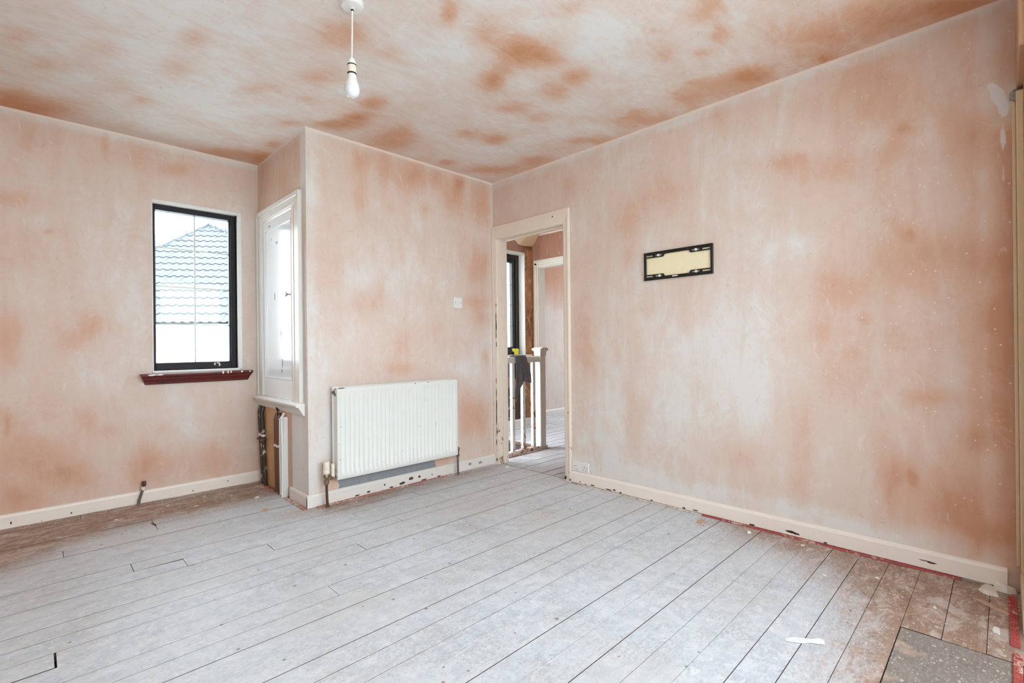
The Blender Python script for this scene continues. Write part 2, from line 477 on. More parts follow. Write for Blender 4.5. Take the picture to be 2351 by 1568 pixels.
# ------------------------------------------------------------------ mesh helpers
class MB:
    """Collects simple shapes in world coordinates; build() links them as ONE mesh object."""

    def __init__(self):
        self.v, self.f, self.sm = [], [], []

    def add(self, verts, faces, smooth=False):
        o = len(self.v)
        self.v += [tuple(q) for q in verts]
        self.f += [tuple(i + o for i in f) for f in faces]
        self.sm += [smooth] * len(faces)
        return self

    def box(self, x0, x1, y0, y1, z0, z1):
        v = [(x0, y0, z0), (x1, y0, z0), (x1, y1, z0), (x0, y1, z0), (x0, y0, z1), (x1, y0, z1), (x1, y1, z1), (x0, y1, z1)]
        return self.add(v, [(0, 3, 2, 1), (4, 5, 6, 7), (0, 1, 5, 4), (1, 2, 6, 5), (2, 3, 7, 6), (3, 0, 4, 7)])

    def prism(self, poly, axis, a, b):
        """poly: 2D outline in the two other axes (in axis order), extruded along axis from a to b."""
        n = len(poly)

        def pt(q, t):
            return {0: (t, q[0], q[1]), 1: (q[0], t, q[1]), 2: (q[0], q[1], t)}[axis]
        v = [pt(q, a) for q in poly] + [pt(q, b) for q in poly]
        f = [tuple(range(n))[::-1], tuple(range(n, 2 * n))] + [(i, (i + 1) % n, n + (i + 1) % n, n + i) for i in range(n)]
        return self.add(v, f)

    def tube(self, pts, r, seg=10, caps=True):
        pts = [Vector(q) for q in pts]
        rr = r if isinstance(r, (list, tuple)) else [r] * len(pts)
        v, f = [], []
        up = None
        for i, q in enumerate(pts):
            t = (pts[min(i + 1, len(pts) - 1)] - pts[max(i - 1, 0)]).normalized()
            if up is None:
                up = t.orthogonal().normalized()
            up = (up - t * up.dot(t)).normalized()
            s = t.cross(up)
            for j in range(seg):
                a = 2 * PI * j / seg
                v.append(q + (up * math.cos(a) + s * math.sin(a)) * rr[i])
        for i in range(len(pts) - 1):
            for j in range(seg):
                f.append((i * seg + j, i * seg + (j + 1) % seg, (i + 1) * seg + (j + 1) % seg, (i + 1) * seg + j))
        if caps:
            f.append(tuple(range(seg))[::-1])
            f.append(tuple(range((len(pts) - 1) * seg, len(pts) * seg)))
        return self.add(v, f, True)

    def lathe(self, prof, c, seg=24, axis='z'):
        """prof: list of (radius, height) from bottom to top around an axis through c."""
        v, f = [], []
        for r, h in prof:
            for j in range(seg):
                a = 2 * PI * j / seg
                x, y = r * math.cos(a), r * math.sin(a)
                q = {'z': (x, y, h), 'y': (x, h, y), 'x': (h, x, y)}[axis]
                v.append((c[0] + q[0], c[1] + q[1], c[2] + q[2]))
        n = len(prof)
        for i in range(n - 1):
            for j in range(seg):
                f.append((i * seg + j, i * seg + (j + 1) % seg, (i + 1) * seg + (j + 1) % seg, (i + 1) * seg + j))
        if prof[0][0] > 1e-5:
            f.append(tuple(range(seg))[::-1])
        if prof[-1][0] > 1e-5:
            f.append(tuple(range((n - 1) * seg, n * seg)))
        return self.add(v, f, True)

    def build(self, name, mat, parent=None, bevel=0.0, segs=1, angle=35, **props):
        me = bpy.data.meshes.new(name)
        org = Vector((0, 0, 0))
        q = parent
        while q is not None:
            org = org + q.location
            q = q.parent
        me.from_pydata([Vector(q) - org for q in self.v], [], self.f)
        bm = bmesh.new()
        bm.from_mesh(me)
        bmesh.ops.recalc_face_normals(bm, faces=bm.faces)
        bm.to_mesh(me)
        bm.free()
        for pl, s in zip(me.polygons, self.sm):
            pl.use_smooth = s
        if any(self.sm):
            me.set_sharp_from_angle(angle=math.radians(angle))
        me.materials.append(MAT[mat])
        o = bpy.data.objects.new(name, me)
        COL.objects.link(o)
        if parent is not None:
            o.parent = parent
        if bevel > 0:
            md = o.modifiers.new('bevel', 'BEVEL')
            md.width = bevel
            md.segments = segs
            md.limit_method = 'ANGLE'
            md.angle_limit = math.radians(40)
        for kk, vv in props.items():
            o[kk] = vv
        return o


def thing(name, loc, label=None, cat=None, group=None, kind=None):
    o = bpy.data.objects.new(name, None)
    o.empty_display_size = 0.1
    COL.objects.link(o)
    o.location = loc
    if label:
        o['label'] = label
    if cat:
        o['category'] = cat
    if group:
        o['group'] = group
    if kind:
        o['kind'] = kind
    return o


def tag(o, label, cat, group=None):
    o['label'] = label
    o['category'] = cat
    if group:
        o['group'] = group
    return o


def field(blobs, a, b):
    t = 0.0
    for ca, cb, q0, q1, q2, amt in blobs:
        da, db = a - ca, b - cb
        r = q0 * da * da + 2 * q1 * da * db + q2 * db * db
        if r < 8:
            t += amt * math.exp(-r)
    return t


def rect_in(a, b, r, soft=0.02):
    """1 inside the rectangle (a0,a1,b0,b1), falling to 0 over soft"""
    def s(t):
        t = max(0.0, min(1.0, t))
        return t * t * (3 - 2 * t)
    return s((a - r[0]) / soft + .5) * s((r[1] - a) / soft + .5) * s((b - r[2]) / soft + .5) * s((r[3] - b) / soft + .5)


def grid_surface(name, axis, val, ar, br, inward, mat, holes=(), step=0.035, coat=None, thick=0.1, parent=None):
    """A plastered surface in the plane axis=val over ar x br with rectangular openings, given real thickness behind."""
    def lines(r, hs):
        L = [r[0], r[1]] + [q for q in hs if r[0] < q < r[1]]
        L = sorted(set(round(q, 5) for q in L))
        out = []
        for p0, p1 in zip(L[:-1], L[1:]):
            n = max(1, int(round((p1 - p0) / step)))
            out += [p0 + (p1 - p0) * i / n for i in range(n)]
        return out + [L[-1]]
    A = lines(ar, [h[0] for h in holes] + [h[1] for h in holes])
    B = lines(br, [h[2] for h in holes] + [h[3] for h in holes])
    idx, verts, faces = {}, [], []

    def vid(i, j):
        if (i, j) not in idx:
            idx[(i, j)] = len(verts)
            a, b = A[i], B[j]
            verts.append({0: (val, a, b), 1: (a, val, b), 2: (a, b, val)}[axis])
        return idx[(i, j)]
    for i in range(len(A) - 1):
        for j in range(len(B) - 1):
            ca, cb = (A[i] + A[i + 1]) / 2, (B[j] + B[j + 1]) / 2
            if any(h[0] < ca < h[1] and h[2] < cb < h[3] for h in holes):
                continue
            faces.append((vid(i, j), vid(i + 1, j), vid(i + 1, j + 1), vid(i, j + 1)))
    me = bpy.data.meshes.new(name)
    me.from_pydata(verts, [], faces)
    me.update()
    nrm = me.polygons[0].normal
    if (nrm[axis] > 0) != (inward > 0):
        me.flip_normals()
    at = me.attributes.new('coat', 'FLOAT_COLOR', 'POINT')
    keep = [q for q in (0, 1, 2) if q != axis]
    for n, v in enumerate(me.vertices):
        c = coat(v.co[keep[0]], v.co[keep[1]]) if coat else (0.3, 0, 0)
        at.data[n].color = (c[0], c[1], c[2], 1.0)
    me.materials.append(MAT[mat])
    o = bpy.data.objects.new(name, me)
    COL.objects.link(o)
    o['kind'] = 'structure'
    if parent:
        o.parent = parent
    md = o.modifiers.new('thickness', 'SOLIDIFY')
    md.thickness = thick
    md.offset = -1.0
    return o


def sstep(x, a, b):
    t = max(0.0, min(1.0, (x - a) / (b - a)))
    return t * t * (3 - 2 * t)

# ------------------------------------------------------------------ tone of each plaster surface: damp, with some light and shade painted in (measured on the surface, metres)
CEIL_BLOBS = [(1.011,2.107,94.9,15.6,56.0,0.6),(0.525,2.571,283.0,21.8,77.8,0.45),(0.525,2.908,236.0,40.4,79.2,0.4),(-0.035,3.105,351.0,112.0,113.0,0.45),(0.044,3.34,127.0,72.6,76.9,0.4),(-0.004,4.011,54.2,31.1,32.8,0.9),(-0.09,3.885,134.0,40.9,40.7,0.7),(0.233,2.983,359.0,118.0,143.0,0.3),(0.875,2.869,234.0,88.8,141.0,0.45),(1.067,2.508,121.0,34.4,75.2,0.45),(1.136,2.792,349.0,139.0,239.0,0.35),(0.451,3.44,824.0,124.0,227.0,0.4),(0.308,3.383,221.0,120.0,137.0,0.3),(1.421,2.571,197.0,5.6,117.0,0.8),(1.392,2.975,107.0,62.9,90.4,0.9),(1.434,2.789,278.0,83.6,196.0,0.8),(1.236,2.076,378.0,24.6,245.0,0.4),(1.269,1.644,471.0,-209.0,316.0,0.75),(1.462,1.655,117.0,-36.0,101.0,0.45),(1.689,1.699,102.0,-19.7,104.0,0.6),(1.761,1.943,141.0,-42.6,127.0,0.55),(1.77,2.996,59.0,15.8,44.4,0.75),(1.731,2.814,116.0,35.6,91.1,0.55),(2.282,2.457,113.0,4.05,111.0,0.85),(2.093,2.538,122.0,-16.1,102.0,0.4),(2.288,3.021,260.0,18.3,216.0,0.7),(2.621,2.903,59.7,43.7,65.2,0.7),(1.001,3.979,64.3,39.9,49.8,0.6),(1.225,3.883,154.0,-2.26,49.8,0.8),(1.204,3.578,407.0,12.2,153.0,0.6),(1.161,3.168,316.0,171.0,241.0,0.6),(0.405,2.707,234.0,29.6,62.4,-0.3),(0.695,3.009,102.0,10.8,33.3,-0.4),(0.336,2.507,75.8,40.9,47.7,-0.15),(1.687,1.584,82.3,9.64,90.8,0.7),(1.826,1.594,109.0,32.7,127.0,0.6),(1.752,1.881,219.0,-91.6,200.0,0.5),(2.06,1.589,162.0,-15.6,223.0,0.75),(2.103,1.763,113.0,-15.9,143.0,0.6),(2.071,2.029,161.0,75.7,176.0,0.5),(2.241,2.044,223.0,4.41,257.0,0.5),(1.609,1.278,216.0,55.8,270.0,0.4),(2.053,0.875,98.3,-36.0,282.0,0.6),(2.253,0.913,190.0,-172.0,721.0,0.6),(2.338,1.035,479.0,156.0,937.0,0.5),(2.221,1.157,122.0,-43.2,280.0,0.5),(2.704,0.943,80.8,37.6,174.0,0.85),(2.658,1.123,47.4,28.1,80.7,0.55),(2.69,1.281,107.0,47.1,187.0,0.5),(2.638,1.576,174.0,-3.8,308.0,0.55),(2.834,0.619,265.0,142.0,758.0,0.7),(2.644,0.352,32.0,30.4,54.0,0.6),(2.792,0.128,102.0,103.0,178.0,0.6),(2.582,0.625,38.0,27.7,78.2,0.4),(2.791,1.574,111.0,110.0,131.0,0.5),(2.759,2.521,74.9,8.03,87.0,0.6),(2.805,1.975,119.0,108.0,142.0,0.5),(2.004,1.217,1860.0,1740.0,2170.0,0.4),(2.012,1.109,2100.0,2000.0,2460.0,0.4),(1.929,1.311,43.5,-33.5,79.8,-0.3),(1.891,1.85,150.0,1.21,160.0,-0.35),(1.44,1.778,104.0,-61.2,72.2,-0.2)]
LEFT_BLOBS = [(0.263,1.204,158.0,-5.22,167.0,0.5),(0.172,1.099,154.0,-1.23,201.0,0.4),(-0.103,1.098,201.0,-1.28,26.9,0.45),(0.07,1.75,1680.0,-464.0,2910.0,0.6),(-0.077,1.929,234.0,-80.0,383.0,0.4),(0.234,0.59,347.0,12.6,129.0,0.45),(0.341,0.502,344.0,39.4,315.0,0.3),(-0.118,0.631,1280.0,9.76,153.0,0.5),(0.007,0.4,33.1,7.14,43.8,0.45),(0.14,0.257,132.0,33.7,176.0,0.5),(0.587,0.264,70.6,13.3,78.5,0.35),(0.918,0.225,66.2,11.3,68.6,0.35),(0.643,0.483,644.0,50.5,432.0,0.35),(0.518,0.215,292.0,11.6,73.0,0.3),(-0.006,2.258,441.0,-28.8,92.4,0.3),(0.339,2.355,2150.0,-76.6,219.0,0.45),(0.73,2.291,128.0,-134.0,544.0,0.4),(0.512,2.328,55.9,-19.7,73.0,0.2),(0.485,0.837,733.0,60.6,1180.0,0.4),(-0.077,0.154,131.0,26.7,118.0,0.5),(0.221,0.836,65.8,4.5,83.2,-0.2),(0.416,1.38,79.3,-1.1,8.47,-0.2),(-0.008,1.808,191.0,-42.1,237.0,-0.2),(0.734,0.511,42.5,4.78,42.6,-0.2)]
FRONT_BLOBS = [(1.636,2.316,202.0,-32.8,120.0,0.45),(1.633,2.082,370.0,-21.2,83.7,0.4),(1.829,2.334,169.0,-16.0,56.7,0.5),(2.058,2.322,69.3,-17.4,70.6,0.65),(2.267,2.354,233.0,-43.5,175.0,0.5),(2.443,2.267,76.3,-8.84,37.6,0.6),(2.526,2.378,341.0,-48.0,193.0,0.6),(2.733,2.273,86.1,-4.89,18.7,0.6),(1.865,2.047,792.0,-82.2,385.0,0.35),(2.178,2.09,257.0,-100.0,518.0,0.4),(1.678,1.331,43.0,-8.53,158.0,0.3),(1.785,1.449,1290.0,-25.2,151.0,0.4),(2.701,1.71,62.7,-4.48,34.4,0.6),(2.696,1.287,106.0,-4.21,81.0,0.4),(2.673,1.4,48.6,-18.4,326.0,0.4),(1.943,0.86,41.9,15.7,374.0,0.45),(2.684,0.429,63.0,2.18,27.1,0.55),(2.538,0.427,209.0,-0.226,21.4,0.35),(2.78,0.921,623.0,-2.48,219.0,0.5),(2.253,1.114,56.3,-0.996,53.3,0.2),(1.946,1.06,108.0,-1.03,45.3,0.2),(1.611,1.5,74.5,-11.4,122.0,-0.25),(2.069,1.609,38.5,-10.6,101.0,-0.25),(1.323,0.992,136.0,-0.935,19.4,-0.35),(2.47,0.837,55.1,7.81,197.0,-0.25),(1.333,0.565,134.0,0.431,15.3,-0.4),(1.272,2.237,14200.0,-153.0,63.8,0.5)]
RIGHT_BLOBS = [(1.558,1.988,45.3,-11.0,50.8,0.4),(1.781,1.862,77.4,-7.75,46.1,0.45),(1.798,1.637,605.0,-16.3,169.0,0.35),(2.291,2.213,122.0,-12.3,58.3,0.4),(2.167,1.081,94.4,1.1,5.82,0.35),(1.169,2.363,503.0,-72.3,226.0,0.3),(0.831,2.006,426.0,-152.0,564.0,0.4),(0.741,1.999,829.0,-268.0,979.0,0.4),(0.692,1.929,27.1,-45.1,171.0,0.3),(0.312,2.009,681.0,-242.0,765.0,0.6),(0.354,1.927,130.0,-77.6,268.0,0.3),(0.422,2.232,32.4,-8.54,23.1,0.3),(0.122,1.956,93.2,-35.9,112.0,0.35),(0.077,1.813,118.0,-15.7,59.1,0.3),(0.31,1.525,1430.0,-92.6,621.0,0.6),(0.163,1.426,32.6,-24.3,171.0,0.35),(0.046,1.33,234.0,-11.9,118.0,0.45),(0.026,1.139,375.0,-3.1,120.0,0.75),(0.049,0.949,232.0,2.49,40.0,0.5),(0.567,1.297,121.0,-15.2,184.0,0.3),(0.476,1.143,1700.0,-54.4,1560.0,0.5),(0.516,0.97,982.0,17.4,1120.0,0.35),(0.633,1.055,111.0,0.907,7.08,0.25),(0.358,1.386,32.6,-7.94,66.9,0.2),(0.074,0.615,229.0,34.8,252.0,0.55),(0.051,0.729,233.0,12.8,118.0,0.4),(0.231,0.778,186.0,58.8,808.0,0.4),(0.367,0.418,244.0,29.2,150.0,0.45),(0.382,0.31,2620.0,54.5,149.0,0.5),(0.305,0.403,4180.0,220.0,976.0,0.7),(0.136,0.264,82.8,9.15,34.5,0.6),(0.056,0.174,295.0,35.9,118.0,0.7),(0.234,0.324,95.0,12.5,53.4,0.3),(1.767,0.52,224.0,3.48,8.09,0.25),(0.775,0.364,264.0,5.83,18.9,0.2),(1.103,0.373,69.9,20.1,122.0,0.25),(1.141,0.934,15.9,0.404,15.5,-0.25),(1.43,0.729,9.94,0.61,8.0,-0.25),(1.978,0.418,37.0,1.21,6.28,-0.3),(0.956,0.853,77.5,1.16,10.1,-0.2),(0.764,1.551,32.7,-22.3,146.0,-0.25),(1.001,2.151,16.8,-13.8,46.3,-0.1),(0.444,2.004,239.0,-76.2,254.0,-0.3),(0.259,1.984,392.0,-48.1,160.0,-0.25),(-0.013,1.845,9840.0,65.9,38.7,-0.5),(-0.025,2.048,10100.0,-94.2,460.0,-0.8)]



def coat_ceiling(x, y):
    d = 0.17 + field(CEIL_BLOBS, x, y)
    d += 0.22 * (1 - sstep(XR - x, 0.0, 0.35)) + 0.15 * (1 - sstep(y, 0.3, 1.3)) * sstep(x, 1.2, 2.4)  # right edge and near right corner browner: shade there put into the tone
    if x < XC + 0.2:
        d += 0.25 * (1 - sstep(YL - y, 0.0, 0.30)) - 0.12 * (1 - sstep(abs(x - 0.35), 0.0, 0.8))  # shade along the left wall and window sheen beside it, painted as tone
    return (d, 0, 0)


def coat_left(x, z):
    d = 0.30 + field(LEFT_BLOBS, x, z) + 0.15 * (1 - sstep(z, 0.1, 0.7)) + 0.12 * (1 - sstep(x, -0.3, 0.4))  # left end browner: shade from the side wall put into the colour
    d -= 0.40 * sstep(z, 2.405, 2.425)
    d -= 0.10 * rect_in(x, z, (0.5, 1.25, 0.8, 2.15), 0.3)  # paler round the window: its glow painted into the plaster
    return (d, 0, 0)


def coat_front(x, z):
    d = 0.26 + field(FRONT_BLOBS, x, z) - 0.30 * sstep(z, 2.415, 2.435) - 0.25 * sstep(x, 2.835, 2.85)
    d -= 0.25 * (1 - sstep(x, 1.27, 1.36)) + 0.12 * (1 - sstep(x, 1.3, 1.6)) * (1 - sstep(z, 0.4, 1.2))
    g = rect_in(x, z, (1.45, 2.24, 0.0, 0.195), 0.09)
    d += 0.5 * rect_in(x, z, (2.2, 2.40, 0.08, 0.22), 0.05) + 0.35 * rect_in(x, z, (1.36, 1.46, 0.06, 0.24), 0.05)
    return (d, 0, g)


def coat_right(y, z):
    d = 0.24 + field(RIGHT_BLOBS, y, z) + 0.26 * (1 - sstep(y, 0.0, 1.1))  # browner towards the near end of the wall
    wob = 0.05 * mnoise.noise(Vector((y * 3.0, 0.3, 0.0)))
    d -= 0.42 * sstep(z, 2.38 + wob * 0.5, 2.43 + wob * 0.5)
    d -= 0.40 * (1 - sstep(z, 0.13 + wob, 0.22 + wob))
    d -= 0.18 * (1 - sstep(y, 0.05, 0.09)) * sstep(y, 0.01, 0.04)
    d += 0.35 * rect_in(y, z, (-0.05, 0.03, 0.05, 1.9), 0.02)
    g = 0.0
    for cy_, cz_, sy_, sz_, a_ in ((0.035, 2.09, 0.020, 0.03, 1.0), (0.012, 2.05, 0.024, 0.04, 1.0), (-0.005, 2.0, 0.022, 0.05, 1.0), (0.0, 1.88, 0.016, 0.08, 0.7), (0.005, 1.72, 0.014, 0.10, 0.62), (0.0, 1.55, 0.012, 0.12, 0.5)):
        g = max(g, a_ * math.exp(-((y - cy_) / sy_) ** 2 - ((z - cz_) / sz_) ** 2))
    if y > 2.3:
        d += 0.06
    return (d, g, 0)


def coat_side(y, z):
    d = 0.50 - 0.25 * sstep(z, 2.39, 2.44) - 0.2 * (1 - sstep(y, YF, YF + 0.08))
    wh = rect_in(y, z, (YF - 0.1, 3.50, -0.1, 0.70), 0.05) if z < 0.66 else 0.0
    d += 0.1 * rect_in(y, z, (3.40, 3.47, 0.0, 0.6), 0.04)
    if z < 0.66:
        d += 0.05
        wh *= sstep(3.43 - y, -0.02, 0.05)
    return (d, wh, 0)


# ------------------------------------------------------------------ floor
floor = MB().box(XW, XR + 4.4, YBAY, 3.14, -0.16, -0.034).box(XW, XC + 0.09, 3.14, YL, -0.16, -0.034).box(XR, 3.66, 3.14, 3.29, -0.16, -0.034).build('floor', 'wood_dark', kind='structure')
# void below the boards is closed by this subfloor; the boards are separate pieces on top
PITCH, Y0 = 0.1117, 0.0515
GAP = 0.0009


def board(x0, x1, y0, y1, mat='floorboard_paint', top=0.0, parent=None, gap=GAP):
    dz = random.uniform(-0.0012, 0.0008) + top
    mb = MB()
    c = 0.0012
    prof = [(y0 + gap, -0.033), (y1 - gap, -0.033), (y1 - gap, dz), (y0 + gap, dz)]
    mb.prism(prof, 0, x0 + 0.0012, x1 - 0.0012)
    o = mb.build('floorboard', mat, parent or floor)
    o.data.materials.append(MAT['board_edge'])
    for pl in o.data.polygons:
        if pl.normal.z < 0.5:
            pl.material_index = 1
    return o


JOINTS = {  # butt joints per row, metres along the board
    35: [0.2], 33: [0.95], 31: [0.50], 30: [0.50], 29: [0.1, 2.2], 25: [0.325, 1.9], 24: [0.515, 1.4], 23: [0.868], 22: [1.55],
    19: [0.047], 20: [1.2], 17: [0.9], 14: [0.35], 27: [2.05], 26: [2.83], 21: [2.69],
}
for kx in range(-9, 37):
    y0 = Y0 + PITCH * kx
    y1 = y0 + PITCH
    xa = XW + 0.01
    xb = XC - 0.012 if y0 > YF - 0.03 else (XR + 0.03 if y0 > 2.25 and y1 < 3.15 else XR - 0.012)
    if kx < 0:
        xa, xb = (XBAY0 + 0.01, XBAY1 - 0.01) if kx < -1 else (XW + .01, 1.0)
    if y1 > YL - 0.002:
        y1 = YL - 0.002
    if kx == 27:
        y1 = YF - 0.0165
    if kx == 28:
        y0 = YF - 0.016
    cuts = sorted(JOINTS.get(kx, []))
    if kx in (-1, 0, 1):
        # the boards in front of the hatch stop at its far edge
        segs = [(xa, 0.9), (2.232, xb if kx >= 0 else XR - 0.012)]
        if kx == -1:
            y0 = -0.05
    else:
        pts = [xa] + [q for q in cuts if xa + .1 < q < xb - .1] + [xb]
        segs = list(zip(pts[:-1], pts[1:]))
    for s0, s1 in segs:
        g = GAP
        a0, a1 = y0, y1
        if kx == 19 and s1 < 0.1:
            a0 += 0.006
            s1 -= 0.004
        if kx in (4, 8, 12, 15, 18, 22, 26, 31, 33):
            g = GAP * 1.6
        if kx in (6, 11, 14, 20, 28, 30):
            g = GAP * 0.6
        if kx == 24 and s0 < 0:
            # split edge: the gap widens towards the end of the board
            ring = [(s0, a0 + g), (s1 - 0.001, a0 + g), (s1 - 0.001, a1 - 0.010), (0.31, a1 - g), (s0, a1 - g)]
            o = MB().prism(ring, 2, -0.033, 0.0).build('floorboard', 'floorboard_paint', floor)
            o.data.materials.append(MAT['board_edge'])
            for pl in o.data.polygons:
                if pl.normal.z < 0.5:
                    pl.material_index = 1
            continue
        board(s0, s1, a0, a1, gap=g)
# square access hatch let into the boards at the near right
hb = MB().box(1.02, 2.2305, -0.03, 0.2735, -0.033, -0.001)
hb.build('floor_hatch', 'hatch_board', floor, bevel=0.002, label='grey sheet of board let into the floor')
MB().box(0.905, 1.018, -0.03, 0.272, -0.033, -0.001).build('floorboard', 'floorboard_paint', floor)

# landing and far bedroom boards
for kx in range(14, 42):
    y0 = Y0 + PITCH * kx
    y1 = y0 + PITCH
    x0 = XR + 0.034 if y1 < 3.26 else 3.66
    if y0 > 4.66:
        continue
    if y1 < 2.40:
        x0 = XR + 0.1
    cuts = [x0, x0 + 1.1 + 0.5 * random.random(), XD + 0.05 + 0.02 * random.random(), 6.0, 7.2]
    cuts = [c for i, c in enumerate(cuts) if i == 0 or c > cuts[i - 1] + 0.1]
    for s0, s1 in zip(cuts[:-1], cuts[1:]):
        if y0 > YW - 0.02 and s0 < XD:
            continue
        if s0 < XD - 0.1 or y0 > 2.5:
            board(s0, s1, y0, min(y1, 4.665), 'landing_board', gap=random.choice((0.0012, 0.002, 0.0035)))
MB().box(3.66, XR + 4.4, 3.14, 4.67, -0.16, -0.034).build('floor_landing', 'wood_dark', floor)

# ------------------------------------------------------------------ room shell
WIN = (0.580, 1.130, 0.872, 2.055)      # left window opening
grid_surface('ceiling', 2, H, (XW, XR), (YB, YL), -1, 'plaster_ceiling', coat=coat_ceiling, thick=0.12, step=0.03)
grid_surface('wall_left', 1, YL, (XW, XC + 0.05), (-0.16, H), -1, 'plaster_wall', holes=[WIN], coat=coat_left, thick=0.24, step=0.03)
grid_surface('wall_front', 1, YF, (XC, XR), (-0.16, H), -1, 'plaster_wall', coat=coat_front, thick=0.09, step=0.03)
CUP = (3.30, 3.985, 0.655, 2.005)
grid_surface('wall_cupboard', 0, XC, (YF + 0.09, YL), (-0.16, H), -1, 'plaster_wall', holes=[CUP], coat=coat_side, thick=0.09, step=0.03)
DOOR = (2.345, 3.083, -0.2, 1.95)
grid_surface('wall_right', 0, XR, (YB, YF + 0.09), (-0.16, H + 0.1), -1, 'plaster_wall_specked', holes=[DOOR], coat=coat_right, thick=0.1, step=0.03)
grid_surface('wall_side', 0, XW, (YB, YL), (-0.16, H), 1, 'plaster_wall', coat=lambda a, b: (0.35, 0, 0), thick=0.2, step=0.2)
BAY = (XBAY0, XBAY1, -0.16, 2.25)
grid_surface('wall_back', 1, YB, (XW, XR), (-0.16, H), 1, 'plaster_wall', holes=[BAY], coat=lambda a, b: (0.4, 0, 0), thick=0.1, step=0.2)
# bay behind the camera
BW = (XBAY0 + 0.08, XBAY1 - 0.08, 0.78, 2.16)
grid_surface('wall_bay', 1, YBAY, (XBAY0, XBAY1), (-0.16, 2.25), 1, 'plaster_wall', holes=[BW], coat=lambda a, b: (0.3, 0, 0), thick=0.12, step=0.2)
BS = (YBAY + 0.06, YB - 0.16, 0.78, 2.16)
grid_surface('wall_bay_left', 0, XBAY0, (YBAY, YB - 0.1), (-0.16, 2.25), 1, 'plaster_wall', holes=[BS], coat=lambda a, b: (0.3, 0, 0), thick=0.1, step=0.2)
grid_surface('wall_bay_right', 0, XBAY1, (YBAY, YB - 0.1), (-0.16, 2.25), -1, 'plaster_wall', holes=[BS], coat=lambda a, b: (0.3, 0, 0), thick=0.1, step=0.2)
MB().box(XBAY0 - 0.1, XBAY1 + 0.1, YBAY - 0.12, YB - 0.1, 2.25, 2.37).build('ceiling_bay', 'plaster_ceiling', kind='structure')
w3 = thing('window_3', ((XBAY0 + XBAY1) / 2, YBAY, BW[2]), kind='structure')
mb = MB()
for x in (BW[0] + 0.03, (2 * BW[0] + BW[1]) / 3, (BW[0] + 2 * BW[1]) / 3, BW[1] - 0.03):
    mb.box(x - 0.03, x + 0.03, YBAY - 0.09, YBAY - 0.03, BW[2], BW[3])
mb.box(BW[0], BW[1], YBAY - 0.09, YBAY - 0.03, BW[2], BW[2] + 0.06).box(BW[0], BW[1], YBAY - 0.09, YBAY - 0.03, BW[3] - 0.06, BW[3])
mb.build('frame', 'frame_black', w3)
for i in range(3):
    a = BW[0] + 0.06 + i * (BW[1] - BW[0] - 0.06) / 3
    MB().box(a, a + (BW[1] - BW[0] - 0.06) / 3 - 0.06, YBAY - 0.068, YBAY - 0.062, BW[2] + 0.06, BW[3] - 0.06).build('pane', 'pane_glass', w3)
for nm, x in (('window_4', XBAY0 - 0.05), ('window_5', XBAY1 + 0.05)):
    wq = thing(nm, (x, (BS[0] + BS[1]) / 2, BS[2]), kind='structure')
    mb = MB()
    for y in (BS[0] + 0.03, BS[1] - 0.03):
        mb.box(x - 0.03, x + 0.03, y - 0.03, y + 0.03, BS[2], BS[3])
    mb.box(x - 0.03, x + 0.03, BS[0], BS[1], BS[2], BS[2] + 0.06).box(x - 0.03, x + 0.03, BS[0], BS[1], BS[3] - 0.06, BS[3])
    mb.build('frame', 'frame_black', wq)
    MB().box(x - 0.003, x + 0.003, BS[0] + 0.06, BS[1] - 0.06, BS[2] + 0.06, BS[3] - 0.06).build('pane', 'pane_glass', wq)

# landing, stairwell and the bedroom beyond
LW = (3.95, 4.50, 0.905, 2.19)
HL = 2.60


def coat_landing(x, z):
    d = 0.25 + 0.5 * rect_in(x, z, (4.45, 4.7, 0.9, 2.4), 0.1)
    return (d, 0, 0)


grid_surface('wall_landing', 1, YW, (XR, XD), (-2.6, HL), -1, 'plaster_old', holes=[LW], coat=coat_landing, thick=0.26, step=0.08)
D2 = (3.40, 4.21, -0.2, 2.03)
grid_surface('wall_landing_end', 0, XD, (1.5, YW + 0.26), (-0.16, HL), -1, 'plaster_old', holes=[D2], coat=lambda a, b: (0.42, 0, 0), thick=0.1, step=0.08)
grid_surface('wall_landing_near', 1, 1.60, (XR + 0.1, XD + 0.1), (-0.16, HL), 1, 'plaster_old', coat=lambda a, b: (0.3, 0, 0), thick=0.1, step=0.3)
MB().box(XR + 0.1, 7.4, 1.5, 4.9, HL, HL + 0.1).build('ceiling_landing', 'paint_clean', kind='structure')
grid_surface('wall_bedroom', 1, 4.67, (XD + 0.1, 7.3), (-0.16, HL), -1, 'plaster_wall', coat=lambda a, z: (1.3 * sstep(z, 1.0, 2.1) - 0.55, 0, 0), thick=0.1, step=0.1)  # chalky below, brown above: window light painted into the plaster tone
BR = (2.85, 3.85, 0.9, 2.1)
grid_surface('wall_bedroom_end', 0, 7.2, (2.3, 4.77), (-0.16, HL), -1, 'plaster_wall', holes=[BR], coat=lambda a, b: (0.3, 0, 0), thick=0.12, step=0.3)
grid_surface('wall_bedroom_near', 1, 2.40, (XD + 0.1, 7.3), (-0.16, HL), 1, 'plaster_wall', coat=lambda a, b: (0.3, 0, 0), thick=0.1, step=0.3)
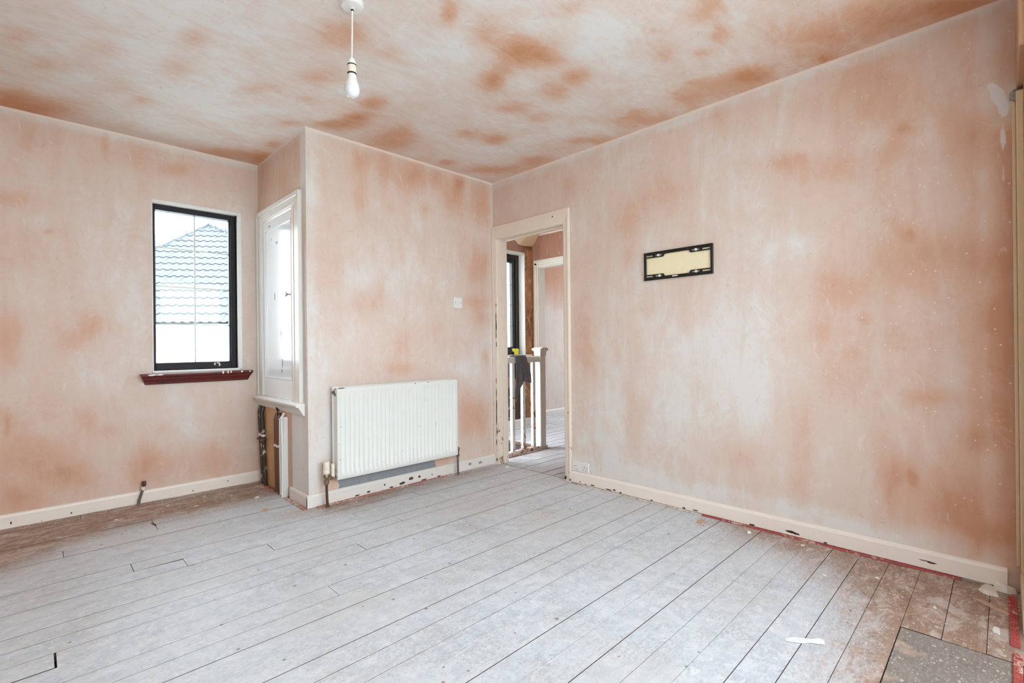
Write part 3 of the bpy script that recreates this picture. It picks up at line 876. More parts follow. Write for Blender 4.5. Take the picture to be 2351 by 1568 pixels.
# stairwell walls below the floor
for bb in ((1.2, 1.3, 3.21, 4.32, -2.6, -0.17), (1.2, 3.66, 3.10, 3.20, -2.6, -0.17), (3.665, 3.76, 3.2, 4.32, -2.6, -0.165)):
    MB().box(*bb).build('wall_stairwell', 'wood_dark', kind='structure')
MB().box(1.2, 3.75, 3.1, 4.4, -2.7, -2.61).build('floor_hall', 'wood_dark', kind='structure')
stair = thing('staircase', (3.2, 3.75, -0.6), 'dark staircase going down behind the white balusters of the landing', 'stairs')
for i in range(6):
    MB().box(3.66 - 0.24 * (i + 1), 3.66 - 0.24 * i - 0.002, 3.33, 4.31, -0.20 * (i + 1) - 0.03, -0.20 * (i + 1)).build('tread', 'wood_dark', stair)
    MB().box(3.655 - 0.24 * i - 0.02, 3.655 - 0.24 * i, 3.33, 4.31, -0.20 * (i + 1), -0.20 * i - 0.03).build('riser', 'wood_dark', stair)
# sloping soffit where the hip of the roof comes into the corner of the landing
mb = MB()
A_, B_, C_, D_ = (4.385, YW, 2.285), (XD, 4.345 - 0.03, 2.325), (4.02, YW, HL), (XD, 4.15, HL)
A2, B2 = (A_[0], A_[1] - 0.015, A_[2] - 0.02), (B_[0] - 0.015, B_[1], B_[2] - 0.02)
mb.add([(4.385, YW + .01, 2.285), (XD + .01, 4.30, 2.325), (XD + .01, 4.06, HL + .01), (3.98, YW + .01, HL + .01), (XD + .01, YW + .01, 2.31), (XD + .01, YW + .01, HL + .01)],
       [(0, 1, 2, 3), (0, 4, 1), (1, 4, 5, 2), (0, 3, 5, 4), (2, 5, 3)])
mb.build('trim_3', 'paint_yellowed', kind='structure', bevel=0.012)

# ------------------------------------------------------------------ skirting boards
def skirting(name, along, a0, a1, face, height, depth, mat, toward, zlow=0.0):
    """Board with a small rounded top edge; along 'x' or 'y'; face = wall plane; toward = -1/+1 into the room."""
    t = toward
    prof = [(face, zlow), (face + t * depth, zlow), (face + t * depth, height - 0.016), (face + t * depth * 0.78, height - 0.006),
            (face + t * depth * 0.45, height), (face, height)]
    mb = MB()
    mb.prism(prof, 0 if along == 'x' else 1, a0, a1)
    return mb.build(name, mat, kind='structure', bevel=0.0015)


skirting('baseboard_left', 'x', XW, XC - 0.001, YL, 0.082, 0.016, 'paint_skirting', -1)
skirting('baseboard_front', 'x', XC - 0.016, XR - 0.002, YF, 0.084, 0.016, 'paint_skirting_front', -1)
skirting('baseboard_cupboard', 'y', YF - 0.0155, 3.43, XC, 0.082, 0.016, 'paint_skirting_front', -1)
skirting('baseboard_right', 'y', 0.0, DOOR[0] - 0.06, XR, 0.090, 0.017, 'paint_skirting', -1, 0.008)
skirting('baseboard_back', 'x', XBAY1 + 0.05, XR - 0.03, YB, 0.10, 0.024, 'paint_yellowed', 1)
skirting('baseboard_landing', 'x', 3.67, XD, YW, 0.09, 0.018, 'paint_clean', -1)
skirting('baseboard_bedroom', 'x', XD + 0.1, 7.2, 4.67, 0.085, 0.018, 'paint_clean', -1)

# timber at the near end of the right-hand wall
MB().box(XR - 0.070, XR - 0.004, YB, YB + 0.022, 0.095, 2.03).box(XR - 0.020, XR - 0.002, YB + 0.022, YB + 0.034, 0.11, 2.02).build('trim_1', 'paint_yellowed', kind='structure', bevel=0.003)
MB().box(XBAY1 + 0.02, XR - 0.004, YB - 0.02, YB + 0.020, 2.055, 2.30).build('trim_2', 'wood_raw', kind='structure', bevel=0.004)
MB().box(XR - 0.045, XR - 0.004, YB + 0.005, YB + 0.040, 2.005, 2.05).build('trim_4', 'mortar_grey', kind='structure', bevel=0.012)

# ------------------------------------------------------------------ doorway to the landing
d1 = thing('door_1', (XR, 2.71, 0), kind='structure')
AW = 0.060
for nm, ya, yb in (('architrave', DOOR[1], DOOR[1] + AW - 0.002), ('architrave', DOOR[0] - AW, DOOR[0])):
    mb = MB()
    inn = ya if ya >= DOOR[1] else yb
    out = yb if ya >= DOOR[1] else ya
    s = 1 if out > inn else -1
    prof = [(XR, inn), (XR - 0.012, inn), (XR - 0.016, inn + s * 0.010), (XR - 0.018, inn + s * 0.035), (XR - 0.022, inn + s * 0.048), (XR - 0.020, out), (XR, out)]
    mb.prism(prof, 2, 0.0, DOOR[3] + AW)
    mb.build(nm, 'paint_cream', d1, bevel=0.0015)
prof = [(XR, DOOR[3]), (XR - 0.012, DOOR[3]), (XR - 0.016, DOOR[3] + 0.010), (XR - 0.018, DOOR[3] + 0.04), (XR - 0.022, DOOR[3] + 0.066), (XR - 0.020, DOOR[3] + 0.108), (XR, DOOR[3] + 0.108)]
MB().add([(q[0], DOOR[0] - AW + 0.001, q[1]) for q in prof] + [(q[0], DOOR[1] + AW - 0.004, q[1]) for q in prof],
         [tuple(range(7))[::-1], tuple(range(7, 14))] + [(i, (i + 1) % 7, 7 + (i + 1) % 7, 7 + i) for i in range(7)]).build('head_architrave', 'paint_cream', d1, bevel=0.0015)
# lining with stop
MB().box(XR - 0.004, XR + 0.108, DOOR[1] - 0.004, DOOR[1] + 0.02, 0, DOOR[3]).box(XR + 0.038, XR + 0.075, DOOR[1] - 0.017, DOOR[1] - 0.003, 0, DOOR[3] - 0.012).build('jamb', 'paint_cream', d1, bevel=0.002)
MB().box(XR - 0.004, XR + 0.108, DOOR[0] - 0.02, DOOR[0] + 0.004, 0, DOOR[3]).box(XR + 0.038, XR + 0.075, DOOR[0] + 0.003, DOOR[0] + 0.017, 0, DOOR[3] - 0.012).build('jamb', 'paint_cream', d1, bevel=0.002)
MB().box(XR - 0.004, XR + 0.108, DOOR[0] - 0.02, DOOR[1] + 0.02, DOOR[3] - 0.004, DOOR[3] + 0.02).box(XR + 0.038, XR + 0.075, DOOR[0] + 0.004, DOOR[1] - 0.004, DOOR[3] - 0.017, DOOR[3] - 0.004).build('head_jamb', 'paint_cream', d1, bevel=0.002)

# doorway on the far side of the landing
d2 = thing('door_2', (XD, (D2[0] + D2[1]) / 2, 0), kind='structure')
for ya, yb in ((D2[1], D2[1] + 0.085), (D2[0] - 0.085, D2[0])):
    MB().box(XD - 0.018, XD, ya, yb, 0, D2[3] + 0.085).box(XD - 0.028, XD - 0.017, ya + 0.02, yb - 0.022, 0, D2[3] + 0.05).build('architrave', 'paint_landing', d2, bevel=0.003)
MB().box(XD - 0.0185, XD, D2[0] - 0.08, D2[1] + 0.08, D2[3], D2[3] + 0.088).box(XD - 0.028, XD - 0.017, D2[0] - 0.06, D2[1] + 0.06, D2[3] + 0.025, D2[3] + 0.066).build('head_architrave', 'paint_landing', d2, bevel=0.003)
for ya, yb in ((D2[1] - 0.006, D2[1] + 0.015), (D2[0] - 0.015, D2[0] + 0.006)):
    MB().box(XD - 0.004, XD + 0.104, ya, yb, 0, D2[3]).build('jamb', 'paint_landing', d2, bevel=0.002)
MB().box(XD - 0.004, XD + 0.104, D2[0], D2[1], D2[3] - 0.012, D2[3] + 0.01).build('head_jamb', 'paint_landing', d2)

# ------------------------------------------------------------------ window beside the cupboard
w1 = thing('window_1', ((WIN[0] + WIN[1]) / 2, YL, WIN[2]), kind='structure')
yf0, yf1 = YL + 0.045, YL + 0.115     # frame depth
x0, x1, z0, z1 = WIN[0] + 0.003, WIN[1] - 0.026, WIN[2] + 0.008, WIN[3] - 0.022


def frame_member(name, a0, a1, b0, b1, parent, y0=yf0, y1=yf1, mat='frame_black'):
    return MB().box(a0, a1, y0, y1, b0, b1).build(name, mat, parent, bevel=0.004, segs=2)


frame_member('frame_stile', x0, x0 + 0.019, z0, z1, w1)
frame_member('frame_stile', x1 - 0.036, x1, z0, z1, w1)
frame_member('frame_rail', x0 + 0.018, x1 - 0.035, z1 - 0.036, z1, w1)
frame_member('frame_rail', x0 + 0.018, x1 - 0.035, z0, z0 + 0.052, w1)
# slimmer inner sash
frame_member('sash_bead', x1 - 0.044, x1 - 0.034, z0 + 0.05, z1 - 0.034, w1, yf0 + 0.012, yf1 - 0.02)
frame_member('sash_bead', x0 + 0.017, x0 + 0.023, z0 + 0.05, z1 - 0.034, w1, yf0 + 0.012, yf1 - 0.02)
gx0, gx1, gz0, gz1 = x0 + 0.020, x1 - 0.034, z0 + 0.05, z1 - 0.034
yg = YL + 0.085
gxm = 0.842
bars_z = [1.203, 1.470, 1.742]
xs = [gx0, gxm, gx1]
zs = [gz0] + bars_z + [gz1]
for i in range(2):
    for j in range(4):
        MB().box(xs[i] + 0.0005, xs[i + 1] - 0.0005, yg - 0.003, yg + 0.003, zs[j] + 0.0005, zs[j + 1] - 0.0005).build('pane', 'pane_glass', w1)
MB().box(gxm - 0.0045, gxm + 0.0045, yg - 0.007, yg - 0.0032, gz0, gz1).build('lead_bar', 'lead_strip', w1)
for z in bars_z:
    MB().box(gx0, gx1, yg - 0.0065, yg - 0.0034, z - 0.004, z + 0.004).build('lead_bar', 'lead_strip', w1)
MB().box(x1 - 0.001, WIN[1] - 0.022, YL + 0.028, YL + 0.10, WIN[2] + 0.01, WIN[3] - 0.02).build('frame_gap', 'frame_black', w1)
# plastered and painted reveal
MB().box(WIN[1] - 0.024, WIN[1] + 0.002, YL - 0.004, YL + 0.2, WIN[2], WIN[3]).build('reveal', 'paint_white', w1, bevel=0.003)
MB().box(WIN[0], WIN[1] - 0.025, YL - 0.004, YL + 0.2, WIN[3] - 0.020, WIN[3] + 0.002).build('reveal', 'paint_white', w1, bevel=0.003)
MB().box(WIN[0] - 0.002, WIN[0] + 0.0025, YL - 0.002, YL + 0.2, WIN[2], WIN[3] - 0.021).build('reveal', 'paint_white', w1)
MB().box(WIN[0], WIN[1] - 0.02, YL + 0.002, YL + 0.2, WIN[2] - 0.012, WIN[2] + 0.007).build('reveal', 'paint_white', w1)
# moulded red-brown window board
mb = MB()
pr = [(YL + 0.02, 0.862), (YL - 0.052, 0.862), (YL - 0.060, 0.857), (YL - 0.062, 0.849), (YL - 0.058, 0.841), (YL - 0.048, 0.837), (YL - 0.046, 0.831),
      (YL - 0.044, 0.825), (YL - 0.036, 0.817), (YL - 0.030, 0.806), (YL - 0.027, 0.795), (YL - 0.020, 0.789), (YL + 0.0, 0.788), (YL + 0.02, 0.788)]
n = len(pr)
xl0, xl1 = 0.505, 1.190


def shr(z):
    return 0.026 * (1 - sstep(z, 0.788, 0.858))


v = [(xl0 + shr(q[1]), q[0], q[1]) for q in pr] + [(xl1 - shr(q[1]), q[0], q[1]) for q in pr]
mb.add(v, [tuple(range(n))[::-1], tuple(range(n, 2 * n))] + [(i, (i + 1) % n, n + (i + 1) % n, n + i) for i in range(n)])
mb.build('window_board', 'sill_red', w1, bevel=0.001, label='moulded dark red window board with flaking varnish')
# torn white plaster at both lower corners of the board, and drips on it
def blotch(name, c, ax, ru, rv, mat, parent, thick=0.002, seed=0, seg=14):
    """Irregular flat flake lying in the plane normal to ax at c (out along the sign of thick)."""
    rg = random.Random(seed)
    pts = []
    for i in range(seg):
        a = 2 * PI * i / seg
        r = rg.uniform(0.62, 1.0)
        pts.append((ru * r * math.cos(a), rv * r * math.sin(a)))
    q = []
    for t in (0.0, thick):
        for a, b in pts:
            q.append({0: (c[0] + t, c[1] + a, c[2] + b), 1: (c[0] + a, c[1] + t, c[2] + b), 2: (c[0] + a, c[1] + b, c[2] + t)}[ax])
    mb = MB().add(q, [tuple(range(seg))[::-1], tuple(range(seg, 2 * seg))] + [(i, (i + 1) % seg, seg + (i + 1) % seg, seg + i) for i in range(seg)])
    return mb.build(name, mat, parent)


# rust-brown chips and grey scrapes low on the skirtings
bf = bpy.data.objects['baseboard_front']
for i, (x, z, ru, rv, mt) in enumerate([(1.575, .012, .020, .006, 'pipe_brown'), (1.66, .018, .016, .008, 'pipe_brown'), (1.785, .040, .008, .009, 'wood_dark'), (1.84, .012, .022, .007, 'pipe_brown'), (1.931, .022, .030, .012, 'pipe_brown'),
                                        (2.006, .042, .024, .013, 'pipe_brown'), (2.079, .042, .012, .012, 'pipe_brown'), (2.12, .010, .03, .006, 'pipe_brown'), (2.195, .035, .006, .006, 'wood_dark'), (2.26, .010, .02, .006, 'pipe_brown'), (2.575, .048, .018, .014, 'mortar_grey'), (2.69, .040, .026, .014, 'mortar_grey')]):
    blotch('chip_mark', (x, YF - 0.016, z), 1, ru, rv, mt, bf, -0.0008, 500 + i)
bb = bpy.data.objects['baseboard_right']
for i, (y, z, ru, rv) in enumerate([(2.20, .022, .006, .006), (2.15, .012, .008, .005), (2.09, .018, .022, .005), (1.95, .016, .03, .005), (1.905, .022, .014, .008), (1.855, .014, .012, .006), (1.62, .014, .01, .005), (1.40, .016, .012, .006), (1.33, .018, .02, .005),
                                    (1.0, .014, .02, .005), (0.807, .028, .030, .008), (0.78, .024, .022, .006), (0.648, .014, .01, .005), (0.237, .040, .018, .004), (0.26, .043, .03, .0025)]):
    blotch('chip_mark', (XR - 0.017, y, z), 0, ru, rv, 'wood_dark' if i % 4 else 'pipe_brown', bb, -0.0008, 530 + i)
bl_ = bpy.data.objects['baseboard_left']
for i, (x, z, ru, rv) in enumerate([(0.16, .022, .005, .006), (-0.10, .03, .004, .012), (1.02, .045, .006, .004), (0.80, .020, .005, .004)]):
    blotch('chip_mark', (x, YL - 0.016, z), 1, ru, rv, 'wood_dark', bl_, -0.0008, 560 + i)
# dark chips along the doorway architraves
for i, (y, z, ru, rv) in enumerate([(3.094, 1.38, .004, .018), (3.096, 1.27, .005, .05), (3.094, 1.20, .006, .07), (3.096, 1.12, .005, .035), (3.092, 1.04, .004, .03), (3.097, 0.72, .004, .03), (3.098, 0.62, .005, .06),
                                    (3.097, 0.50, .006, .08), (3.098, 0.40, .006, .07), (3.096, 0.28, .005, .05), (3.10, 0.19, .006, .03), (3.115, 0.05, .012, .022), (3.132, 0.035, .008, .014), (3.098, 0.04, .008, .02)]):
    blotch('chip_mark', (XR - 0.0125, y, z), 0, ru, rv, 'steel_black' if i % 3 else 'pipe_brown', d1, -0.0045, 400 + i)
for i, (y, z, ru, rv) in enumerate([(2.335, 0.030, .010, .014), (2.292, 0.020, .010, .014), (2.30, 0.075, .004, .008), (2.296, 0.13, .003, .01), (2.298, 0.26, .003, .012), (2.305, 0.52, .003, .008)]):
    blotch('chip_mark', (XR - 0.0165, y, z), 0, ru, rv, 'steel_black', d1, -0.005, 430 + i)
for i, (x, z, ru, rv) in enumerate([(0.527, 0.792, 0.018, 0.016), (1.155, 0.792, 0.028, 0.010), (1.175, 0.805, 0.012, 0.014)]):
    blotch('filler_patch', (x, YL - 0.0, z), 1, ru, rv, 'flake_white', w1, -0.006, 40 + i)
for i, (x, ru, rv) in enumerate([(0.985, 0.007, 0.014), (1.018, 0.006, 0.013), (1.038, 0.005, 0.011), (1.11, 0.008, 0.008), (0.565, 0.030, 0.006), (0.61, 0.022, 0.005), (1.165, 0.006, 0.006)]):
    blotch('paint_drip', (x, YL - 0.061, 0.855), 1, ru, rv, 'flake_white', w1, -0.0025, 50 + i)
for i, (x, z, ru, rv) in enumerate([(0.958, 0.915, 0.006, 0.014), (0.978, 0.922, 0.013, 0.006), (0.988, 0.908, 0.006, 0.013)]):
    blotch('paint_drip', (x, yf0 - 0.001, z), 1, ru, rv, 'flake_white', w1, -0.002, 60 + i)
MB().box(0.575, 1.112, YL - 0.012, YL + 0.05, 0.862, 0.8755).build('filler_line', 'flake_white', w1, bevel=0.003)

# ------------------------------------------------------------------ tall cupboard in the side of the stair bulkhead
cup = thing('wall_cupboard_unit', (XC, 3.64, 0.58), 'tall narrow white gloss cupboard set into the wall beside the black framed window', 'cupboard')
cy0, cy1, cz0, cz1 = CUP
mb = MB()
for q0, q1 in ((YF + 0.075, cy0 + 0.02), (cy1 - 0.02, YL - 0.002)):
    mb.box(XC - 0.014, XC + 0.05, q0, q1, 0.66, 2.062)
    inner = q1 if q0 < 3.5 else q0
    outer = q0 if q0 < 3.5 else q1
    s = 1 if inner > outer else -1
    mb.box(XC - 0.024, XC - 0.013, min(outer, outer + s * 0.032), max(outer, outer + s * 0.032), 0.66, 2.062)
mb.build('side_frame', 'paint_white', cup, bevel=0.003)
MB().box(XC - 0.0142, XC + 0.05, cy0, cy1, cz1 - 0.02, 2.0622).box(XC - 0.0245, XC - 0.013, YF + 0.085, YL - 0.004, 2.03, 2.0625).build('head_frame', 'paint_white', cup, bevel=0.003)
MB().box(XC - 0.018, XC + 0.02, cy0 + 0.018, cy0 + 0.050, 0.66, cz1 - 0.022).build('closing_stile', 'paint_cream', cup, bevel=0.003)
dz0, dz1, dy0, dy1 = 0.668, 1.975, cy0 + 0.052, cy1 - 0.022
door = MB()
# flush door with a recessed field behind a thin planted bead
py0, py1, pz0, pz1 = 3.405, 3.925, 0.808, 1.910
xd0, xd1 = XC + 0.002, XC + 0.028
door.box(xd0, xd1, dy0, py0, dz0, dz1).box(xd0, xd1, py1, dy1, dz0, dz1).box(xd0, xd1, py0, py1, dz0, pz0).box(xd0, xd1, py0, py1, pz1, dz1)
dr = door.build('door', 'gloss_white', cup, bevel=0.002)
MB().box(xd0 + 0.0035, xd1 - 0.002, py0 - 0.001, py1 + 0.001, pz0 - 0.001, pz1 + 0.001).build('door_panel', 'gloss_white', dr)
bd = MB()
for a in ((py0 - 0.003, py0 + 0.008, pz0, pz1), (py1 - 0.008, py1 + 0.003, pz0, pz1)):
    bd.box(xd0 - 0.005, xd0 + 0.006, a[0], a[1], a[2], a[3])
bd.box(xd0 - 0.0052, xd0 + 0.006, py0 - 0.003, py1 + 0.003, pz0 - 0.003, pz0 + 0.008).box(xd0 - 0.0052, xd0 + 0.006, py0 - 0.003, py1 + 0.003, pz1 - 0.008, pz1 + 0.003)
bd.build('panel_bead', 'gloss_white', dr, bevel=0.002)
MB().lathe([(0.013, 0.0), (0.013, -0.003), (0.006, -0.005), (0.006, -0.016), (0.013, -0.022), (0.0165, -0.030), (0.013, -0.037), (0.0, -0.039)], (xd0, 3.428, 1.394), 18, 'x').build('knob', 'chrome', dr)
for i, (y, z, ru, rv) in enumerate([(3.70, 1.79, 0.012, 0.010), (3.74, 1.40, 0.010, 0.035), (3.83, 1.93, 0.03, 0.006), (3.60, 0.92, 0.008, 0.045), (3.61, 0.865, 0.009, 0.02), (3.80, 1.83, 0.005, 0.009), (3.44, 1.03, 0.004, 0.02), (3.44, 0.97, 0.005, 0.025), (3.62, 1.13, 0.004, 0.02), (3.68, 1.79, 0.01, 0.012)]):
    blotch('chip_mark', (xd0 + 0.0034 if py0 < y < py1 and pz0 < z < pz1 else xd0, y, z), 0, ru, rv, 'steel_black' if i < 1 else 'pipe_grey', dr, -0.0008, 80 + i)
# sill with nosing and bed mould
mb = MB()
pr = [(XC + 0.03, 0.668), (XC - 0.048, 0.668), (XC - 0.058, 0.662), (XC - 0.060, 0.653), (XC - 0.056, 0.645), (XC - 0.046, 0.641), (XC - 0.040, 0.640),
      (XC - 0.036, 0.630), (XC - 0.026, 0.618), (XC - 0.020, 0.604), (XC - 0.014, 0.596), (XC - 0.012, 0.588), (XC + 0.0, 0.586), (XC + 0.03, 0.586)]
n = len(pr)
mb.add([(q[0], YF + 0.050, q[1]) for q in pr] + [(q[0], YL - 0.001, q[1]) for q in pr], [tuple(range(n))[::-1], tuple(range(n, 2 * n))] + [(i, (i + 1) % n, n + (i + 1) % n, n + i) for i in range(n)])
mb.build('sill', 'paint_white', cup, bevel=0.001)
MB().box(XC - 0.004, XC, 3.56, YL - 0.002, 0.0, 0.586).build('trim_5', 'board_orange', kind='structure')

# pipes under the cupboard
def pipe_run(name, ys, mat, label, z1s, clips, lean=0.0, r=0.0115):
    t = thing(name, (XC - 0.02, sum(ys) / len(ys), 0.0), label, 'pipes')
    for i, y in enumerate(ys):
        zt = z1s[i]
        pts = [(XC - 0.022, y + lean, 0.0), (XC - 0.022, y + lean * 0.5, 0.25), (XC - 0.022, y, zt - 0.04), (XC - 0.012, y, zt - 0.008), (XC + 0.012, y, zt)]
        MB().tube(pts, r, 10).build('pipe', mat, t)
    for z in clips:
        mb = MB()
        for y in ys:
            mb.tube([(XC - 0.022, y + lean * 0.3, z - 0.008), (XC - 0.022, y + lean * 0.3, z + 0.008)], r + 0.003, 10)
        mb.box(XC - 0.016, XC - 0.002, min(ys) - 0.006, max(ys) + 0.006, z - 0.007, z + 0.007)
        mb.build('pipe_clip', 'plastic_white', t)
    return t


pipe_run('pipe_pair', [4.012, 3.95], 'pipe_flaking', 'pair of dark pipes with flaking paint in the corner under the cupboard', [0.585, 0.585], [0.37], lean=-0.07, r=0.013)
t = pipe_run('pipe_pair', [3.668, 3.618], 'pipe_copper_painted', 'pair of brown copper pipes under the middle of the cupboard', [0.560, 0.560], [0.335], lean=-0.02, r=0.0135)
MB().tube([(XC - 0.05, 3.975, 0.345), (XC - 0.02, 3.93, 0.345), (XC - 0.02, 3.875, 0.345)], 0.007, 8).lathe([(0.0, 0.0), (0.014, 0.0), (0.014, -0.012), (0.0, -0.012)], (XC - 0.034, 3.87, 0.345), 12, 'x').build('pipe_valve', 'pipe_brown', bpy.data.objects['pipe_pair'])
mb = MB().tube([(XC - 0.005, 3.64, 0.58), (XC - 0.03, 3.63, 0.605), (XC - 0.028, 3.61, 0.585), (XC - 0.022, 3.615, 0.545)], 0.004, 6)
mb.tube([(XC - 0.005, 3.60, 0.56), (XC - 0.035, 3.58, 0.575), (XC - 0.03, 3.55, 0.565)], 0.004, 6)
mb.build('loose_wire', 'rubber_black', t)
cnd = thing('cable_casing', (XC - 0.02, 3.52, 0), 'white painted timber casing strip standing right of the brown copper pipes', 'casing')
MB().box(XC - 0.030, XC - 0.001, 3.485, 3.555, 0.0, 0.55).build('casing_board', 'paint_clean', cnd, bevel=0.003)
MB().tube([(XC - 0.034, 3.505, 0.0), (XC - 0.034, 3.50, 0.3), (XC - 0.032, 3.515, 0.545), (XC - 0.01, 3.53, 0.572)], 0.009, 8).build('cable', 'plastic_white', cnd)
MB().tube([(XC - 0.034, 3.54, 0.01), (XC - 0.036, 3.54, 0.3), (XC - 0.034, 3.545, 0.54)], 0.007, 8).build('cable', 'plastic_white', cnd)

# cut-off pipe by the left wall
stub = thing('pipe_stub', (0.50, YL - 0.03, 0), 'short bent cut-off pipe sticking up by the left wall skirting under the window', 'pipe')
MB().tube([(0.487, YL - 0.045, -0.005), (0.492, YL - 0.04, 0.03), (0.505, YL - 0.034, 0.07), (0.516, YL - 0.030, 0.105), (0.519, YL - 0.030, 0.122)], 0.0085, 10).build('pipe', 'pipe_grey', stub)
MB().lathe([(0.0115, 0.0), (0.0125, 0.004), (0.0125, 0.026), (0.0115, 0.030), (0.0, 0.030)], (0.519, YL - 0.030, 0.118), 12).build('end_cap', 'pipe_brown', stub)
MB().lathe([(0.0105, 0.0), (0.0105, 0.022)], (0.515, YL - 0.031, 0.090), 10).build('paint_band', 'flake_white', stub)

# ------------------------------------------------------------------ radiator
rad = thing('radiator', (1.885, YF - 0.06, 0.165), 'white ribbed panel radiator hung on the wall right of the cupboard', 'radiator')
RX0, RX1, RZ0, RZ1, RYF = 1.396, 2.378, 0.168, 0.765, YF - 0.108
RYB = YF - 0.034


def rad_panel(yf, sign, name):
    mb = MB()
    NF = 29
    p = (RX1 - RX0 - 0.04) / NF
    prof = [(RX0, 0.0), (RX0 + 0.018, 0.0)]
    for i in range(NF):
        a = RX0 + 0.02 + i * p
        prof += [(a + p * 0.04, 0.0), (a + p * 0.30, 0.0135), (a + p * 0.70, 0.0135), (a + p * 0.96, 0.0)]
    prof += [(RX1 - 0.018, 0.0), (RX1, 0.0)]
    zr = [RZ0, RZ0 + 0.012, RZ0 + 0.030, RZ0 + 0.055, RZ1 - 0.055, RZ1 - 0.030, RZ1 - 0.012, RZ1]
    amp = [0, 0, 0, 1, 1, 0, 0, 0]
    off = [0.006, 0.0, 0, 0, 0, 0, 0.0, 0.006]
    v, f = [], []
    n = len(prof)
    for z, am, of in zip(zr, amp, off):
        for x, h in prof:
            v.append((x, yf + sign * (of + h * am), z))
    for j in range(len(zr) - 1):
        for i in range(n - 1):
            f.append((j * n + i, j * n + i + 1, (j + 1) * n + i + 1, (j + 1) * n + i))
    # back skin
    o = len(v)
    for z in (RZ0, RZ1):
        for x in (RX0, RX1):
            v.append((x, yf + sign * 0.018, z))
    f += [(o, o + 1, o + 3, o + 2)]
    top0 = (len(zr) - 1) * n
    f += [tuple([top0 + i for i in range(n)] + [o + 3, o + 2]), tuple([i for i in range(n)][::-1] + [o, o + 1])]
    f += [tuple([j * n for j in range(len(zr))] + [o + 2, o]), tuple([j * n + n - 1 for j in range(len(zr))][::-1] + [o + 1, o + 3])]
    mb.add(v, f, True)
    return mb.build(name, 'radiator_enamel', rad, angle=50)


rad_panel(RYF, 1, 'front_panel')
MB().box(RX0 - 0.004, RX1 - 0.006, RYB - 0.014, RYB, RZ0, RZ1 + 0.004).build('back_panel', 'radiator_enamel', rad, bevel=0.003)
MB().box(RX0 + 0.004, RX0 + 0.006, RYF + 0.018, RYB - 0.012, RZ0 + 0.06, RZ1 - 0.055).build('side_panel', 'radiator_enamel', rad)
MB().box(RX1 - 0.010, RX1 - 0.008, RYF + 0.018, RYB - 0.012, RZ0 + 0.06, RZ1 - 0.055).build('side_panel', 'radiator_enamel', rad)
gr = MB()
gr.box(RX0 + 0.005, RX1 - 0.008, RYF + 0.018, RYF + 0.022, RZ1 - 0.010, RZ1 - 0.006).box(RX0 + 0.005, RX1 - 0.008, RYB - 0.018, RYB - 0.013, RZ1 - 0.010, RZ1 - 0.006)
for i in range(33):
    x = RX0 + 0.02 + i * (RX1 - RX0 - 0.05) / 32
    gr.box(x - 0.009, x + 0.009, RYF + 0.02, RYB - 0.015, RZ1 - 0.0095, RZ1 - 0.0065)
gr.build('top_grille', 'radiator_enamel', rad, kind='stuff')
for x in (RX0 + 0.014, RX1 - 0.020):
    for z in (RZ0 + 0.032, RZ1 - 0.028):
        MB().tube([(x, RYF + 0.015, z), (x, RYB - 0.008, z)], 0.014, 12).build('header_tube', 'radiator_enamel', rad)
MB().tube([(RX0 + 0.012, RYF + 0.045, RZ1 - 0.030), (RX0 - 0.008, RYF + 0.045, RZ1 - 0.030)], 0.012, 12).tube([(RX0 - 0.006, RYF + 0.045, RZ1 - 0.030), (RX0 - 0.014, RYF + 0.045, RZ1 - 0.030)], 0.006, 8).build('bleed_valve', 'pipe_grey', rad)
for x in (RX0 + 0.16, RX1 - 0.16):
    MB().box(x - 0.02, x + 0.02, RYB - 0.001, YF - 0.001, RZ0 + 0.02, RZ1 - 0.06).build('wall_bracket', 'radiator_enamel', rad)
# thermostatic valve on the left with its tail pipe
VX, VY = 1.338, YF - 0.070
va = MB()
va.lathe([(0.010, 0.145), (0.014, 0.148), (0.0165, 0.155), (0.0165, 0.170), (0.012, 0.175), (0.013, 0.186), (0.018, 0.192), (0.019, 0.205), (0.015, 0.212)], (VX, VY, 0), 14)
va.tube([(VX + 0.008, VY, 0.186), (RX0 + 0.010, VY, 0.186)], 0.010, 12).tube([(VX + 0.024, VY, 0.186), (VX + 0.042, VY, 0.186)], 0.0155, 6)
tv = va.build('radiator_valve', 'brass_dull', rad)
MB().lathe([(0.015, 0.212), (0.0205, 0.216), (0.0215, 0.226), (0.0215, 0.238), (0.0195, 0.241), (0.0205, 0.246), (0.0205, 0.287), (0.0185, 0.293), (0.010, 0.295), (0.0, 0.295)], (VX, VY, 0), 16).build('valve_head', 'plastic_cream', tv)
MB().tube([(VX, VY, 0.146), (VX + 0.002, VY, 0.06), (VX + 0.006, VY, -0.004)], 0.0085, 12).build('tail_pipe', 'pipe_brown', rad)
MB().box(VX + 0.030, VX + 0.052, VY - 0.012, VY + 0.014, 0.18, 0.275).build('pipe_cover', 'plastic_cream', rad, bevel=0.006, segs=2)
MB().lathe([(0.013, -0.001), (0.013, 0.006), (0.009, 0.012)], (VX + 0.006, VY, 0), 12).build('pipe_collar', 'pipe_brown', rad)
RVX = RX1 + 0.028
rv = MB().lathe([(0.010, 0.145), (0.015, 0.150), (0.015, 0.165), (0.011, 0.170), (0.012, 0.19), (0.016, 0.196), (0.016, 0.212), (0.012, 0.222), (0.0, 0.226)], (RVX, VY, 0), 12)
rv.tube([(RVX - 0.006, VY, 0.190), (RX1 - 0.02, VY, 0.190)], 0.009, 10)
rv.build('lockshield_valve', 'pipe_grey', rad)
MB().tube([(RVX, VY, 0.147), (RVX + 0.001, VY, 0.07), (RVX + 0.003, VY, -0.004)], 0.008, 12).build('tail_pipe', 'pipe_grey', rad)
rg = random.Random(5)
